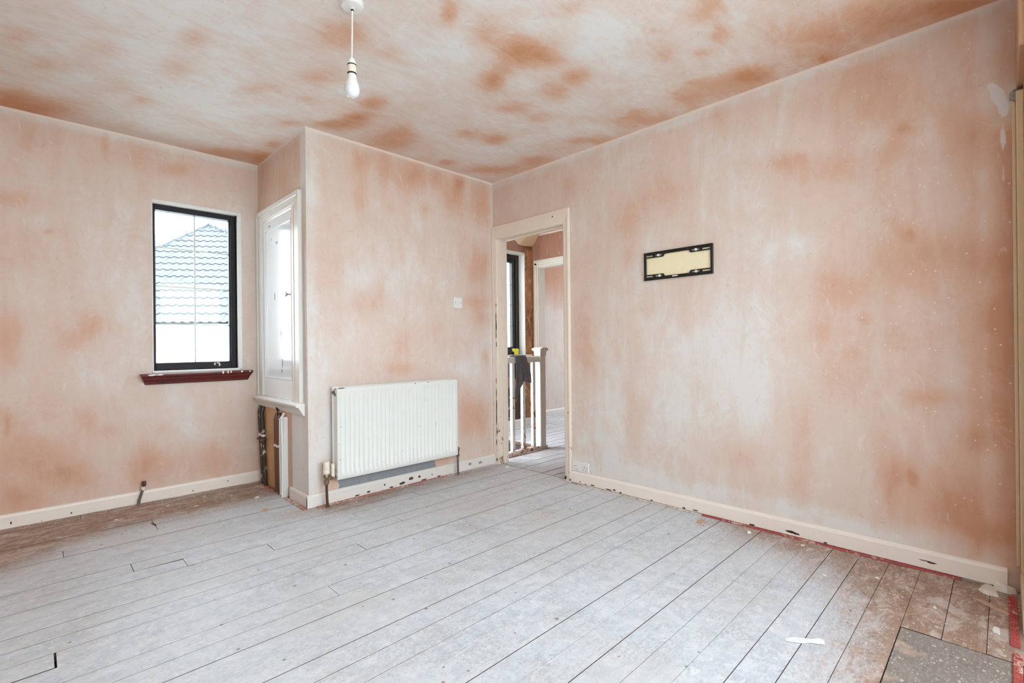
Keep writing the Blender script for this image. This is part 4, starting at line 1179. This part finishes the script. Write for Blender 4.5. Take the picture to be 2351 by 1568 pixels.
for i, (x, z, r) in enumerate([(1.42, 0.51, .003), (1.405, 0.40, .0028), (1.413, 0.30, .003), (1.72, 0.23, .002), (2.02, 0.44, .0025), (2.17, 0.45, .003), (2.17, 0.43, .0025), (2.08, 0.63, .0025), (1.88, 0.28, .002), (1.99, 0.757, .004), (2.10, 0.76, .004), (1.55, 0.33, .002)]):
    blotch('chip_mark', (x, RYF - 0.0001, z), 1, r, r * 1.3, 'steel_black', rad, -0.0012, 200 + i, 8)
blotch('chip_mark', (1.425, RYF + 0.001, RZ1 - 0.003), 1, 0.03, 0.003, 'steel_black', rad, -0.0015, 230, 10)

# ------------------------------------------------------------------ switch, socket, bracket
sw = thing('light_switch', (2.4725, YF, 1.382), 'square white light switch plate on the wall left of the doorway', 'switch')
MB().box(2.4295, 2.5155, YF - 0.009, YF, 1.339, 1.425).build('plate', 'plastic_white', sw, bevel=0.003, segs=2)
MB().box(2.4605, 2.4845, YF - 0.013, YF - 0.008, 1.366, 1.398).build('rocker', 'plastic_white', sw, bevel=0.002)
for x in (2.446, 2.4995):
    MB().lathe([(0.0, -0.0105), (0.0034, -0.0105), (0.0038, -0.009), (0.0038, -0.006)], (x, YF, 1.382), 10, 'y').build('screw', 'pipe_grey', sw)

so = thing('wall_socket', (XR, 2.205, 0.12), 'white double wall socket low down beside the doorway above the skirting', 'socket')
MB().box(XR - 0.010, XR, 2.128, 2.280, 0.092, 0.166).build('plate', 'plastic_white', so, bevel=0.003, segs=2)
for y in (2.165, 2.243):
    MB().box(XR - 0.012, XR - 0.009, y - 0.010, y + 0.010, 0.140, 0.158).build('rocker', 'plastic_white', so, bevel=0.001)
    for dy, dz in ((0.0, 0.018), (-0.011, -0.004), (0.011, -0.004)):
        MB().box(XR - 0.0104, XR - 0.0096, y + dy - 0.003, y + dy + 0.003, 0.112 + dz - 0.003, 0.112 + dz + 0.003).build('pin_hole', 'steel_black' if dz > 0 else 'pipe_grey', so)
for y in (2.145, 2.263):
    MB().lathe([(0.0, -0.0112), (0.003, -0.0112), (0.0032, -0.009)], (XR, y, 0.128), 10, 'x').build('screw', 'steel_black', so)

br = thing('television_bracket', (XR, 1.434, 1.535), 'black steel television wall bracket framing a patch of old cream paint', 'bracket')
BY0, BY1, BZ0, BZ1 = 1.208, 1.660, 1.444, 1.624
BX = XR - 0.013


def rail(zo, s):
    """zo outer edge height, s direction towards the middle"""
    def zz(a, b):
        return (min(zo + s * a, zo + s * b), max(zo + s * a, zo + s * b))
    mb = MB()
    mb.box(BX - 0.004, XR - 0.001, BY0, BY1, *zz(0.0, 0.006))
    mb.box(BX, BX + 0.003, BY0, BY1, *zz(0.005, 0.020))
    mb.box(BX - 0.004, BX + 0.001, BY0, BY1, *zz(0.004, 0.009))
    for e, t in ((BY0, 1), (BY1, -1)):
        a = [e + t * q for q in (0.0, 0.014, 0.062, 0.082, 0.126, 0.136)]
        for u0, u1 in ((a[0], a[1]), (a[2], a[3]), (a[4], a[5])):
            mb.box(BX, BX + 0.003, min(u0, u1), max(u0, u1), *zz(0.019, 0.030))
        mb.box(BX, BX + 0.003, min(a[0], a[5]), max(a[0], a[5]), *zz(0.0285, 0.0365))
        # chamfered inner end of the tab
        tri = [(a[5], zo + s * 0.019), (a[5] + t * 0.012, zo + s * 0.019), (a[5], zo + s * 0.0365)]
        mb.prism(tri, 0, BX, BX + 0.003)
    return mb.build('rail', 'steel_black', br, bevel=0.0008)


rail(BZ1, -1)
rail(BZ0, 1)
for ya, yb in ((BY0, BY0 + 0.013), (BY1 - 0.018, BY1)):
    MB().box(BX - 0.002, BX + 0.003, ya, yb, BZ0 + 0.006, BZ1 - 0.006).build('upright', 'steel_black', br, bevel=0.0008)
    MB().box(BX + 0.002, XR - 0.001, ya if ya == BY0 else yb - 0.003, ya + 0.003 if ya == BY0 else yb, BZ0 + 0.004, BZ1 - 0.004).build('upright_flange', 'steel_black', br)
MB().box(XR - 0.003, XR, BY0 + 0.004, BY1 - 0.004, BZ0 + 0.004, BZ1 - 0.004).build('old_paint_patch', 'wall_cream_old', br)
for y, z in ((BY1 - 0.104, BZ1 - 0.024), (BY0 + 0.100, BZ1 - 0.024), (BY1 - 0.110, BZ0 + 0.024), (BY0 + 0.100, BZ0 + 0.024)):
    MB().lathe([(0.0, -0.008), (0.007, -0.008), (0.0085, -0.005), (0.0085, 0.0), (0.004, 0.001), (0.004, 0.02)], (BX, y, z), 10, 'x').build('bolt', 'zinc', br)
MB().box(BX - 0.0046, BX - 0.0036, 1.425, 1.462, BZ0 + 0.009, BZ0 + 0.0145).build('maker_label', 'plastic_white', br)

# ------------------------------------------------------------------ pendant lamp
PX, PY = 0.9425, 1.8735
pen = thing('pendant_lamp', (PX, PY, H), 'bare bulb on a white cord hanging from a round ceiling rose', 'lamp')
MB().lathe([(0.0455, H), (0.0455, H - 0.006), (0.0435, H - 0.014), (0.0415, H - 0.022), (0.036, H - 0.0245), (0.010, H - 0.026), (0.009, H - 0.031), (0.0, H - 0.031)][::-1], (PX, PY, 0), 32).build('ceiling_rose', 'plastic_white', pen)
MB().lathe([(0.0055, H - 0.036), (0.0055, H - 0.030)], (PX, PY, 0), 12).build('cord_grommet', 'rubber_black', pen)
PX2 = PX - 0.004
MB().tube([(PX, PY, H - 0.03), (PX - 0.001, PY, H - 0.12), (PX2, PY, 2.215)], 0.0034, 10).build('cord', 'plastic_white', pen)
lh = MB().lathe([(0.0172, 2.189), (0.0170, 2.196), (0.0150, 2.206), (0.010, 2.216), (0.006, 2.220), (0.0, 2.220)], (PX2, PY, 0), 24)
lh = lh.build('lampholder_cap', 'plastic_white', pen)
MB().lathe([(0.0180, 2.1865), (0.0183, 2.188), (0.0183, 2.190), (0.0178, 2.191)], (PX2, PY, 0), 24).build('lampholder_ring', 'rubber_black', pen)
MB().lathe([(0.0168, 2.1562), (0.0175, 2.158), (0.0175, 2.184), (0.0172, 2.187), (0.0, 2.188)], (PX2, PY, 0), 24).build('lampholder_skirt', 'plastic_cream', pen)
MB().lathe([(0.0176, 2.1515), (0.0182, 2.153), (0.0182, 2.156), (0.0170, 2.157)], (PX2, PY, 0), 24).build('lampholder_ring', 'rubber_black', pen)
bl = thing('light_bulb', (PX2, PY, 2.05))
bl.parent = pen
bl.location = (PX2 - PX, 0, 2.05 - H)
bulb = MB().lathe([(0.0285, 2.104), (0.0255, 2.112), (0.0210, 2.124), (0.0180, 2.136), (0.0165, 2.150), (0.012, 2.154), (0.0, 2.155)], (PX2, PY, 0), 28).build('bulb_body', 'plastic_white', bl)
MB().lathe([(0.0, 2.0535), (0.010, 2.055), (0.019, 2.060), (0.0265, 2.069), (0.0305, 2.081), (0.0308, 2.092), (0.0286, 2.1042)], (PX2, PY, 0), 28).build('bulb_globe', 'bulb_globe', bl)

# ------------------------------------------------------------------ landing: balustrade, towel, window, things on its board
bal = thing('balustrade', (3.28, 3.25, 0), 'white flaking balustrade with square balusters seen through the doorway', 'balustrade')
BYC = 3.25
MB().prism([(BYC - 0.032, 0.862), (BYC + 0.032, 0.862), (BYC + 0.034, 0.885), (BYC + 0.026, 0.912), (BYC + 0.012, 0.922), (BYC - 0.012, 0.922), (BYC - 0.026, 0.912), (BYC - 0.034, 0.885)], 0, XR + 0.105, 3.635).build('handrail', 'paint_landing', bal, bevel=0.003)
for x in (3.058, 3.200, 3.342, 3.484):
    MB().box(x - 0.0175, x + 0.0175, BYC - 0.0175, BYC + 0.0175, 0.030, 0.864).build('baluster', 'paint_baluster', bal, bevel=0.002)
MB().box(XR + 0.105, 3.66, BYC - 0.030, BYC + 0.030, 0.0, 0.032).build('base_rail', 'paint_baluster', bal, bevel=0.003)
NX = 3.592
nw = MB().box(NX - 0.038, NX + 0.038, BYC - 0.038, BYC + 0.038, 0.0, 0.935).build('newel_post', 'paint_landing', bal, bevel=0.004)
MB().box(NX - 0.044, NX + 0.044, BYC - 0.044, BYC + 0.044, 0.925, 0.972).prism([(NX - 0.044, 0.968), (NX + 0.044, 0.968), (NX + 0.062, 0.984), (NX + 0.060, 0.992), (NX + 0.020, 1.006), (NX - 0.020, 1.006), (NX - 0.060, 0.992), (NX - 0.062, 0.984)], 1, BYC - 0.060, BYC + 0.060).build('newel_cap', 'paint_landing', nw, bevel=0.003)

# towel draped over the handrail
tw = []
NU, NV = 15, 34
xa, xb = 3.175, 3.375
for i in range(NU):
    u = i / (NU - 1)
    for j in range(NV):
        v_ = j / (NV - 1)           # 0 back hem, 0.5 top of rail, 1 front hem
        front = 0.385 * (1 - u) ** 1.0 + 0.265 * u
        front = 0.395 - 0.05 * u if u < 0.18 else 0.30 - 0.045 * (u - 0.18)
        front = 0.385 - 0.13 * sstep(u, 0.05, 0.45) + 0.01 * math.sin(u * 9)
        back = 0.20 + 0.05 * u
        L = back + 0.076 + front
        s = v_ * L
        if s < back:
            y, z = BYC + 0.040, 0.930 - (back - s)
        elif s < back + 0.076:
            a = (s - back) / 0.076
            y, z = BYC + 0.040 - 0.080 * a, 0.930 + 0.004 * math.sin(PI * a)
        else:
            dn = s - back - 0.076
            y, z = BYC - 0.040 - 0.006 * sstep(dn, 0, 0.1), 0.930 - dn
        dn = max(0.0, 0.93 - z)
        fold = 0.024 * math.sin(u * 11 + 0.6) + 0.011 * math.sin(u * 25 + dn * 7)
        y -= abs(fold) * sstep(dn, 0.0, 0.2) if y < BYC else -0.6 * abs(fold) * sstep(dn, 0.0, 0.2)
        x = xa + (xb - xa) * u
        x += (0.045 * u + 0.035) * dn * (1.0 if y < BYC else 0.2) * 1.2 - 0.02 * (1 - u) * sstep(dn, 0.2, 0.4)
        x += (0.5 - u) * 0.05 * (1 - sstep(dn, 0.0, 0.2))
        tw.append((x, y, z))
fc = [(i * NV + j, (i + 1) * NV + j, (i + 1) * NV + j + 1, i * NV + j + 1) for i in range(NU - 1) for j in range(NV - 1)]
towel = MB().add(tw, fc, True).build('towel', 'towel_grey', angle=180)
tag(towel, 'dark grey towel hung over the white landing handrail', 'towel')
md = towel.modifiers.new('thick', 'SOLIDIFY')
md.thickness = 0.005
md.offset = 0
md = towel.modifiers.new('sub', 'SUBSURF')
md.levels = md.render_levels = 1

w2 = thing('window_2', ((LW[0] + LW[1]) / 2, YW, LW[2]), kind='structure')
fy0, fy1 = YW + 0.095, YW + 0.165
for a0, a1, b0, b1, nm in ((LW[0], LW[0] + 0.05, LW[2], LW[3], 'frame_stile'), (LW[1] - 0.062, LW[1] - 0.004, LW[2], LW[3] - 0.004, 'frame_stile'),
                           (LW[0] + 0.05, LW[1] - 0.06, LW[3] - 0.062, LW[3] - 0.004, 'frame_rail'), (LW[0] + 0.05, LW[1] - 0.06, LW[2], LW[2] + 0.055, 'frame_rail')):
    MB().box(a0, a1, fy0, fy1, b0, b1).build(nm, 'steel_black', w2, bevel=0.004)
sx0, sx1, sz0, sz1 = LW[0] + 0.05, LW[1] - 0.062, LW[2] + 0.055, LW[3] - 0.062
mb = MB()
mb.box(sx1 - 0.052, sx1, fy0 + 0.014, fy1, sz0, sz1).box(sx0, sx0 + 0.052, fy0 + 0.014, fy1, sz0, sz1).box(sx0 + 0.05, sx1 - 0.05, fy0 + 0.0145, fy1, sz1 - 0.045, sz1).box(sx0 + 0.05, sx1 - 0.05, fy0 + 0.0145, fy1, sz0, sz0 + 0.045)
mb.build('sash', 'steel_black', w2, bevel=0.004)
lz = [sz0 + 0.04, 1.275, 1.547, 1.803, sz1 - 0.04]
lx = [sx0 + 0.05, (sx0 + sx1) / 2, sx1 - 0.05]
for i in range(2):
    for j in range(4):
        MB().box(lx[i] + .001, lx[i + 1] - .001, fy1 - 0.03, fy1 - 0.024, lz[j] + .001, lz[j + 1] - .001).build('pane', 'pane_glass', w2)
for z in lz[1:4]:
    MB().box(lx[0], lx[2], fy1 - 0.036, fy1 - 0.031, z - 0.004, z + 0.004).build('lead_bar', 'lead_strip', w2)
MB().box(lx[1] - 0.004, lx[1] + 0.004, fy1 - 0.037, fy1 - 0.031, lz[0], lz[4]).build('lead_bar', 'lead_strip', w2)
MB().box(lx[2] - 0.030, lx[2] - 0.022, fy1 - 0.037, fy1 - 0.031, lz[0], lz[4]).build('lead_bar', 'lead_strip', w2)
MB().box(LW[1] - 0.004, LW[1] + 0.006, YW - 0.004, YW + 0.24, LW[2], LW[3] + 0.003).build('reveal', 'paint_clean', w2)
MB().box(LW[0], LW[1], YW - 0.004, YW + 0.24, LW[3] - 0.004, LW[3] + 0.022).build('reveal', 'paint_clean', w2)
MB().box(LW[0] - 0.02, LW[1] + 0.085, YW - 0.055, YW + 0.10, LW[2] - 0.024, LW[2] + 0.002).build('window_board', 'paint_clean', w2, bevel=0.006, segs=2)
# yellow tape measure on the landing window board
tp = thing('tape_measure', (4.318, YW - 0.01, LW[2] + 0.002), 'yellow and black tape measure on the white landing window board', 'tape measure')
MB().box(4.275, 4.360, YW - 0.030, YW + 0.012, LW[2] + 0.003, LW[2] + 0.078).build('case', 'tape_yellow', tp, bevel=0.010, segs=2)
MB().box(4.268, 4.366, YW - 0.024, YW + 0.018, LW[2] + 0.002, LW[2] + 0.045).build('grip', 'rubber_black', tp, bevel=0.008, segs=2)
MB().box(4.290, 4.345, YW - 0.0325, YW - 0.029, LW[2] + 0.055, LW[2] + 0.072).build('label', 'tape_yellow', tp)
ho = thing('small_stand', (4.19, YW + 0.01, LW[2] + 0.002), 'small black waisted stand left of the yellow tape measure', 'stand')
MB().lathe([(0.045, 0.0), (0.045, 0.010), (0.030, 0.018), (0.017, 0.030), (0.017, 0.042), (0.030, 0.052)], (4.19, YW + 0.012, LW[2] + 0.002), 20).build('base', 'rubber_black', ho)
MB().lathe([(0.030, 0.051), (0.062, 0.066), (0.068, 0.085), (0.060, 0.092), (0.0, 0.092)], (4.19, YW + 0.012, LW[2] + 0.002), 20).build('dish', 'rubber_black', ho)
# stripped dark wall below the landing window
MB().box(3.35, 4.10, YW - 0.004, YW, 0.10, 0.862).build('trim_6', 'wood_dark', kind='structure')
MB().box(4.10, 4.505, YW - 0.006, YW - 0.001, 0.095, 0.50).build('trim_7', 'pipe_flaking', kind='structure')
MB().box(4.507, 4.646, YW - 0.008, YW - 0.001, 0.095, 2.26).build('trim_8', 'stripped_plaster', kind='structure')

# ------------------------------------------------------------------ carpet gripper rods left round the edges
def gripper(x0, x1, y0, y1, mat, label, seed, ang=0.0):
    rg = random.Random(seed)
    cx, cy = (x0 + x1) / 2, (y0 + y1) / 2
    t = thing('carpet_gripper', (cx, cy, 0), label, 'gripper rod')
    MB().box(x0, x1, y0, y1, 0.0, 0.006).build('batten', mat, t, bevel=0.0015)
    alongx = (x1 - x0) > (y1 - y0)
    L = (x1 - x0) if alongx else (y1 - y0)
    mb = MB()
    for i in range(int(L / 0.035)):
        for o in (0.3, 0.7):
            a = (x0 if alongx else y0) + 0.015 + i * 0.035 + rg.uniform(-.004, .004)
            b = (y0 + (y1 - y0) * o) if alongx else (x0 + (x1 - x0) * o)
            px, py = (a, b) if alongx else (b, a)
            mb.box(px - 0.0008, px + 0.0008, py - 0.0008, py + 0.0008, 0.005, 0.0095)
    mb.build('pins', 'pipe_grey', t, kind='stuff')
    t.rotation_euler.z = ang
    return t


gripper(2.838, 2.862, 0.14, 1.28, 'gripper_red', 'red carpet gripper rod along the foot of the right wall skirting', 1)
gripper(2.842, 2.862, 1.285, 2.25, 'gripper_dusty', 'pale dusty gripper rod along the right wall skirting nearest the doorway', 2)
gripper(2.345, 2.79, -0.026, -0.002, 'gripper_red', 'red carpet gripper rod at the near right corner of the floor', 3, 0.012)
gripper(1.75, 2.292, -0.030, -0.008, 'gripper_red', 'second red gripper rod beyond the grey hatch, by the frame edge', 4, -0.01)
gripper(1.208, 1.232, 3.115, 3.46, 'gripper_pink', 'pink gripper rod at the foot of the white painted cupboard side', 5)
gripper(1.29, 2.38, 3.094, 3.120, 'gripper_pink', 'worn pink gripper rod on the floor under the radiator', 6)
gripper(1.212, 1.234, 3.70, 3.94, 'gripper_red', 'short red gripper rod between the two pairs of pipes', 7)
gripper(3.0, 3.53, 3.192, 3.216, 'gripper_pink', 'dusty gripper rod along the foot of the white balustrade', 8)

# ------------------------------------------------------------------ rubbish on the boards
def scrap(name, x, y, ru, rv, h, mat, label, cat, group, seed, rz=0.0):
    rg = random.Random(seed)
    seg = 11
    low, mid = [], []
    for i in range(seg):
        a = 2 * PI * i / seg
        r = rg.uniform(0.6, 1.0)
        px, py = ru * r * math.cos(a), rv * r * math.sin(a)
        c, s = math.cos(rz), math.sin(rz)
        px, py = c * px - s * py, s * px + c * py
        low.append((x + px, y + py, 0.0005))
        k_ = rg.uniform(0.55, 0.85)
        mid.append((x + px * k_, y + py * k_, 0.0005 + h * rg.uniform(0.6, 1.0)))
    v = low + mid + [(x, y, 0.0005 + h * 0.9)]
    f = [(i, (i + 1) % seg, seg + (i + 1) % seg, seg + i) for i in range(seg)] + [(seg + i, seg + (i + 1) % seg, 2 * seg) for i in range(seg)] + [tuple(range(seg))[::-1]]
    t = thing(name, (x, y, 0))
    o = MB().add(v, f).build(name, mat)
    bpy.data.objects.remove(t)
    o.data.transform(Matrix.Translation((-x, -y, 0)))
    o.location = (x, y, 0)
    return tag(o, label, cat, group)


# torn strip of paper
pp = [(1.862, 0.548), (1.885, 0.530), (1.905, 0.505), (1.918, 0.480), (1.945, 0.462), (1.940, 0.446), (1.915, 0.440), (1.902, 0.458), (1.893, 0.476), (1.873, 0.492), (1.853, 0.522), (1.846, 0.540)]
n = len(pp)
v = [(x, y, 0.0008 + 0.002 * abs(math.sin(i * 1.7))) for i, (x, y) in enumerate(pp)] + [(x, y, 0.0016 + 0.002 * abs(math.sin(i * 1.7))) for i, (x, y) in enumerate(pp)]
o = MB().add(v, [tuple(range(n))[::-1], tuple(range(n, 2 * n))] + [(i, (i + 1) % n, n + (i + 1) % n, n + i) for i in range(n)]).build('paper_scrap', 'paper_scrap')
tag(o, 'torn strip of white paper lying flat on the boards near the grey hatch', 'paper')
scrap('plaster_lump', 2.80, 0.055, 0.075, 0.035, 0.016, 'flake_white', 'largest white lump of plaster, at the right end of the skirting', 'plaster', None, 301, 0.1)
scrap('plaster_lump', 2.842, 0.012, 0.030, 0.045, 0.030, 'flake_white', 'pale plaster crumbled against the corner at the right wall end', 'plaster', None, 302)
scrap('plaster_splinter', 2.64, 0.045, 0.085, 0.012, 0.008, 'flake_tan', 'tan splinter lying across the board end by the red gripper rod', 'splinter', None, 303, 0.9)
scrap('paint_flake', 2.44, 0.030, 0.040, 0.012, 0.003, 'flake_white', 'long white flake beside the near red gripper rod', 'flake', None, 304, 0.1)
scrap('plaster_chip', 2.762, 0.985, 0.022, 0.012, 0.010, 'flake_white', 'white crumpled chip close to the right wall skirting, mid wall', 'chip', None, 305, 0.5)
scrap('plaster_chip', 2.745, 1.245, 0.045, 0.030, 0.004, 'flake_tan', 'flat tan chip on the boards near the right wall', 'chip', None, 306, 0.2)
scrap('wood_splinter', 0.497, 3.52, 0.007, 0.060, 0.005, 'pipe_brown', 'grey sliver of wood standing in the floor joint before the left window', 'splinter', None, 307, 0.12)
scrap('wood_splinter', 1.19, 3.87, 0.010, 0.055, 0.009, 'flake_tan', 'tan splinter of wood on the floor below the corner pipes', 'splinter', None, 308, 0.5)
scrap('plaster_chip', 1.09, 3.62, 0.022, 0.018, 0.007, 'flake_white', 'round white chip on the dark boards in front of the pipes', 'chip', None, 309)
scrap('plaster_chip', 1.04, 3.30, 0.030, 0.012, 0.012, 'wood_raw', 'orange-brown chip on the boards in front of the cupboard corner', 'chip', None, 310, 0.3)
scrap('plaster_chip', 2.86 - 0.02, 2.955, 0.030, 0.020, 0.012, 'flake_white', 'white chip at the foot of the left doorway architrave', 'chip', None, 311)
rg = random.Random(11)
proto = None
for FL, grp, spots in (
        ('small pale flake loose on the brown boards by the left wall', 'flakes by the left wall', [(0.62, 3.86), (0.75, 3.72), (0.84, 3.92), (0.98, 3.80), (0.35, 3.78), (1.15, 3.74)]),
        ('small pale flake loose on the boards along the right wall', 'flakes along the right wall', [(2.66, 2.03), (2.74, 1.60), (2.78, 0.73)]),
        ('small pale flake loose on the boards around the grey hatch', 'flakes around the hatch', [(2.49, 0.57), (2.48, 0.20), (2.62, 0.40)]),
        ('small pale flake loose on the boards in front of the radiator', 'flakes in front of the radiator', [(2.02, 3.02), (2.22, 2.98), (2.42, 3.02), (1.52, 3.03)])):
    for x, y in spots:
        if proto is None:
            proto = c = scrap('paint_flake', x, y, 0.013, 0.008, 0.003, 'flake_white', FL, 'flake', grp, 320)
        else:
            c = proto.copy()
            COL.objects.link(c)
        c['label'], c['group'] = FL, grp
        c.location = (x, y, 0)
        s = rg.uniform(0.7, 1.5)
        c.scale = (s, s, 1)
        c.rotation_euler.z = rg.uniform(0, 6)
# crumbs swept against the skirtings: too many and too small to count
mb = MB()
rg = random.Random(21)


def crumb(x, y, s):
    h = s * rg.uniform(0.3, 0.8)
    a = rg.uniform(0, PI)
    pts = [(x + s * math.cos(a + q) * rg.uniform(.6, 1), y + s * math.sin(a + q) * rg.uniform(.6, 1)) for q in (0, 1.6, 3.1, 4.7)]
    mb.add([(p_[0], p_[1], 0.0003) for p_ in pts] + [(x, y, h)], [(0, 1, 4), (1, 2, 4), (2, 3, 4), (3, 0, 4), (3, 2, 1, 0)])


for i in range(520):
    q = rg.random()
    s = rg.uniform(0.0015, 0.005)
    if q < 0.30:
        xx = rg.uniform(1.28, 2.85)
        if min(abs(xx - 1.343), abs(xx - 2.41)) < 0.03:
            continue
        crumb(xx, YF - 0.055 - abs(rg.gauss(0, 0.03)), s)
    elif q < 0.55:
        crumb(rg.uniform(-0.2, 1.22), YL - 0.02 - abs(rg.gauss(0, 0.10)), s)
    elif q < 0.80:
        crumb(XR - 0.05 - abs(rg.gauss(0, 0.05)), rg.uniform(0.05, 2.25), s)
    else:
        crumb(rg.uniform(2.0, 2.8), rg.uniform(-0.02, 0.75), s)
crumbs = mb.build('plaster_crumbs', 'flake_white', kind='stuff')
tag(crumbs, 'scattered crumbs of plaster along the edges of the floor', 'debris')

# ------------------------------------------------------------------ outside: the neighbour's house and the ground
gz = -2.8
gm = MB().box(-40, 60, YL + 0.4, 70, gz - 0.2, gz).box(-40, 60, -60, YBAY - 0.3, gz - 0.2, gz)
gm.build('ground', 'ground_outside', kind='structure')
house = thing('neighbour_house', (3.4, 15.0, gz), 'neighbouring white house with a grey tiled hip roof outside the window', 'house')
E0 = Vector((2.2476, 11.1198, 1.515))
e = Vector((0.816, -0.577, 0)).normalized()
nin = Vector((0.577, 0.816, 0)).normalized()
PT = math.radians(37)
sl = nin * math.cos(PT) + Vector((0, 0, 1)) * math.sin(PT)
up = e.cross(sl).normalized()
SA, AA = 4.72, -1.28              # apex on the face: along the slope, along the eave
AL0, AR0 = -3.55, 5.4             # eave ends


def P(a, s, h=0.0):
    return E0 + e * a + sl * s + up * h


def edge_l(s):
    return AL0 + (AA - AL0) * s / SA


def edge_r(s):
    return AR0 + (AA - AR0) * s / SA


back = E0 + e * 0.5 + nin * 9.0
apex = P(AA, SA)
ridge_b = apex + nin * 5 + e * 0.3
lb = P(AL0, 0) + nin * 10
rb = P(AR0, 0) + nin * 10
roof = MB().add([P(AL0, 0, -0.03), P(AR0, 0, -0.03), P(AA, SA, -0.03), lb, rb, ridge_b, P(AL0, 0, -0.1), P(AR0, 0, -0.1), lb - Vector((0, 0, .1)), rb - Vector((0, 0, .1))],
                [(0, 1, 2), (0, 2, 5, 3), (1, 4, 5, 2), (3, 5, 4), (6, 8, 9, 7)]).build('roof', 'roof_tile', house)
# interlocking double-roll tiles, one object each where the window shows them
TWd, TG = 0.33, 0.30
prof = []
for r in range(2):
    for q, hh in ((0.0, 0.0), (0.42, 0.0), (0.55, 0.022), (0.70, 0.027), (0.86, 0.020)):
        prof.append(((r + q) * TWd / 2, hh))
prof.append((TWd + 0.012, 0.0))


def tile_mesh():
    v, f = [], []
    n = len(prof)
    for s, lift in ((0.0, 0.030), (TG + 0.05, 0.004)):
        for a, hh in prof:
            q = e * a + sl * s + up * (hh + lift)
            v.append(q)
    for a, hh in prof:
        v.append(e * a + up * (hh + 0.030 - 0.016))
    f = [(i, i + 1, n + i + 1, n + i) for i in range(n - 1)] + [(i, 2 * n + i, 2 * n + i + 1, i + 1) for i in range(n - 1)]
    me = bpy.data.meshes.new('roof_tile')
    me.from_pydata(v, [], f)
    me.materials.append(MAT['roof_tile'])
    return me


tme = tile_mesh()
rest = MB()
nt_ = 0
rows = int(SA / TG)
for rI in range(rows):
    s = rI * TG
    a0, a1 = edge_l(s + TG * 0.5) , edge_r(s + TG * 0.5)
    i0 = math.floor((a0) / TWd)
    for i in range(i0, int(a1 / TWd) + 1):
        a = i * TWd
        if a < a0 - 0.25 or a > a1 - 0.05:
            continue
        q = P(a, s)
        # seen from the room through the window (with a step to either side)
        if -2.6 < a < 1.9:
            o = bpy.data.objects.new('roof_tile', tme)
            COL.objects.link(o)
            o.parent = roof
            o.location = q - Vector(house.location)
            nt_ += 1
        else:
            me = tme
            rest.add([q + v.co for v in me.vertices], [tuple(p_.vertices) for p_ in me.polygons])
if rest.v:
    rest.build('roof_tiles', 'roof_tile', roof, kind='stuff')
for nm, pA, pB in (('hip', P(AL0, 0, 0.02), P(AA, SA, 0.04)), ('hip', P(AR0, 0, 0.02), P(AA, SA, 0.04))):
    mb = MB()
    L = (pB - pA).length
    nseg = int(L / 0.38)
    for i in range(nseg):
        p0 = pA + (pB - pA) * (i / nseg)
        p1 = pA + (pB - pA) * ((i + 1.06) / nseg)
        mb.tube([p0, p1], [0.125, 0.105], 10)
    mb.build(nm + '_tiles', 'roof_hip', roof, kind='stuff')
# eaves: gutter, fascia, wall
mb = MB()
g0, g1 = P(AL0 - 0.1, -0.06, -0.05), P(AR0 + 0.1, -0.06, -0.05)
mb.tube([g0, g1], 0.058, 10)
mb.build('gutter', 'render_white', house)
fa = [P(AL0, 0, -0.06) + nin * 0.03, P(AR0, 0, -0.06) + nin * 0.03]
MB().add([fa[0], fa[1], fa[1] - Vector((0, 0, .18)), fa[0] - Vector((0, 0, .18)), fa[0] + nin * .03, fa[1] + nin * .03, fa[1] + nin * .03 - Vector((0, 0, .18)), fa[0] + nin * .03 - Vector((0, 0, .18))],
         [(0, 1, 2, 3), (4, 7, 6, 5), (0, 4, 5, 1), (3, 2, 6, 7), (0, 3, 7, 4), (1, 5, 6, 2)]).build('fascia', 'render_white', house)
c0 = P(AL0 + 0.35, 0) + nin * 0.32
c1 = P(AR0 - 0.35, 0) + nin * 0.32
c2, c3 = c1 + nin * 9.2, c0 + nin * 9.2
zt = E0.z - 0.05
MB().add([(q.x, q.y, gz) for q in (c0, c1, c2, c3)] + [(q.x, q.y, zt) for q in (c0, c1, c2, c3)], [(0, 1, 5, 4), (1, 2, 6, 5), (2, 3, 7, 6), (3, 0, 4, 7), (4, 5, 6, 7), (3, 2, 1, 0)]).build('outer_wall', 'render_white', house)
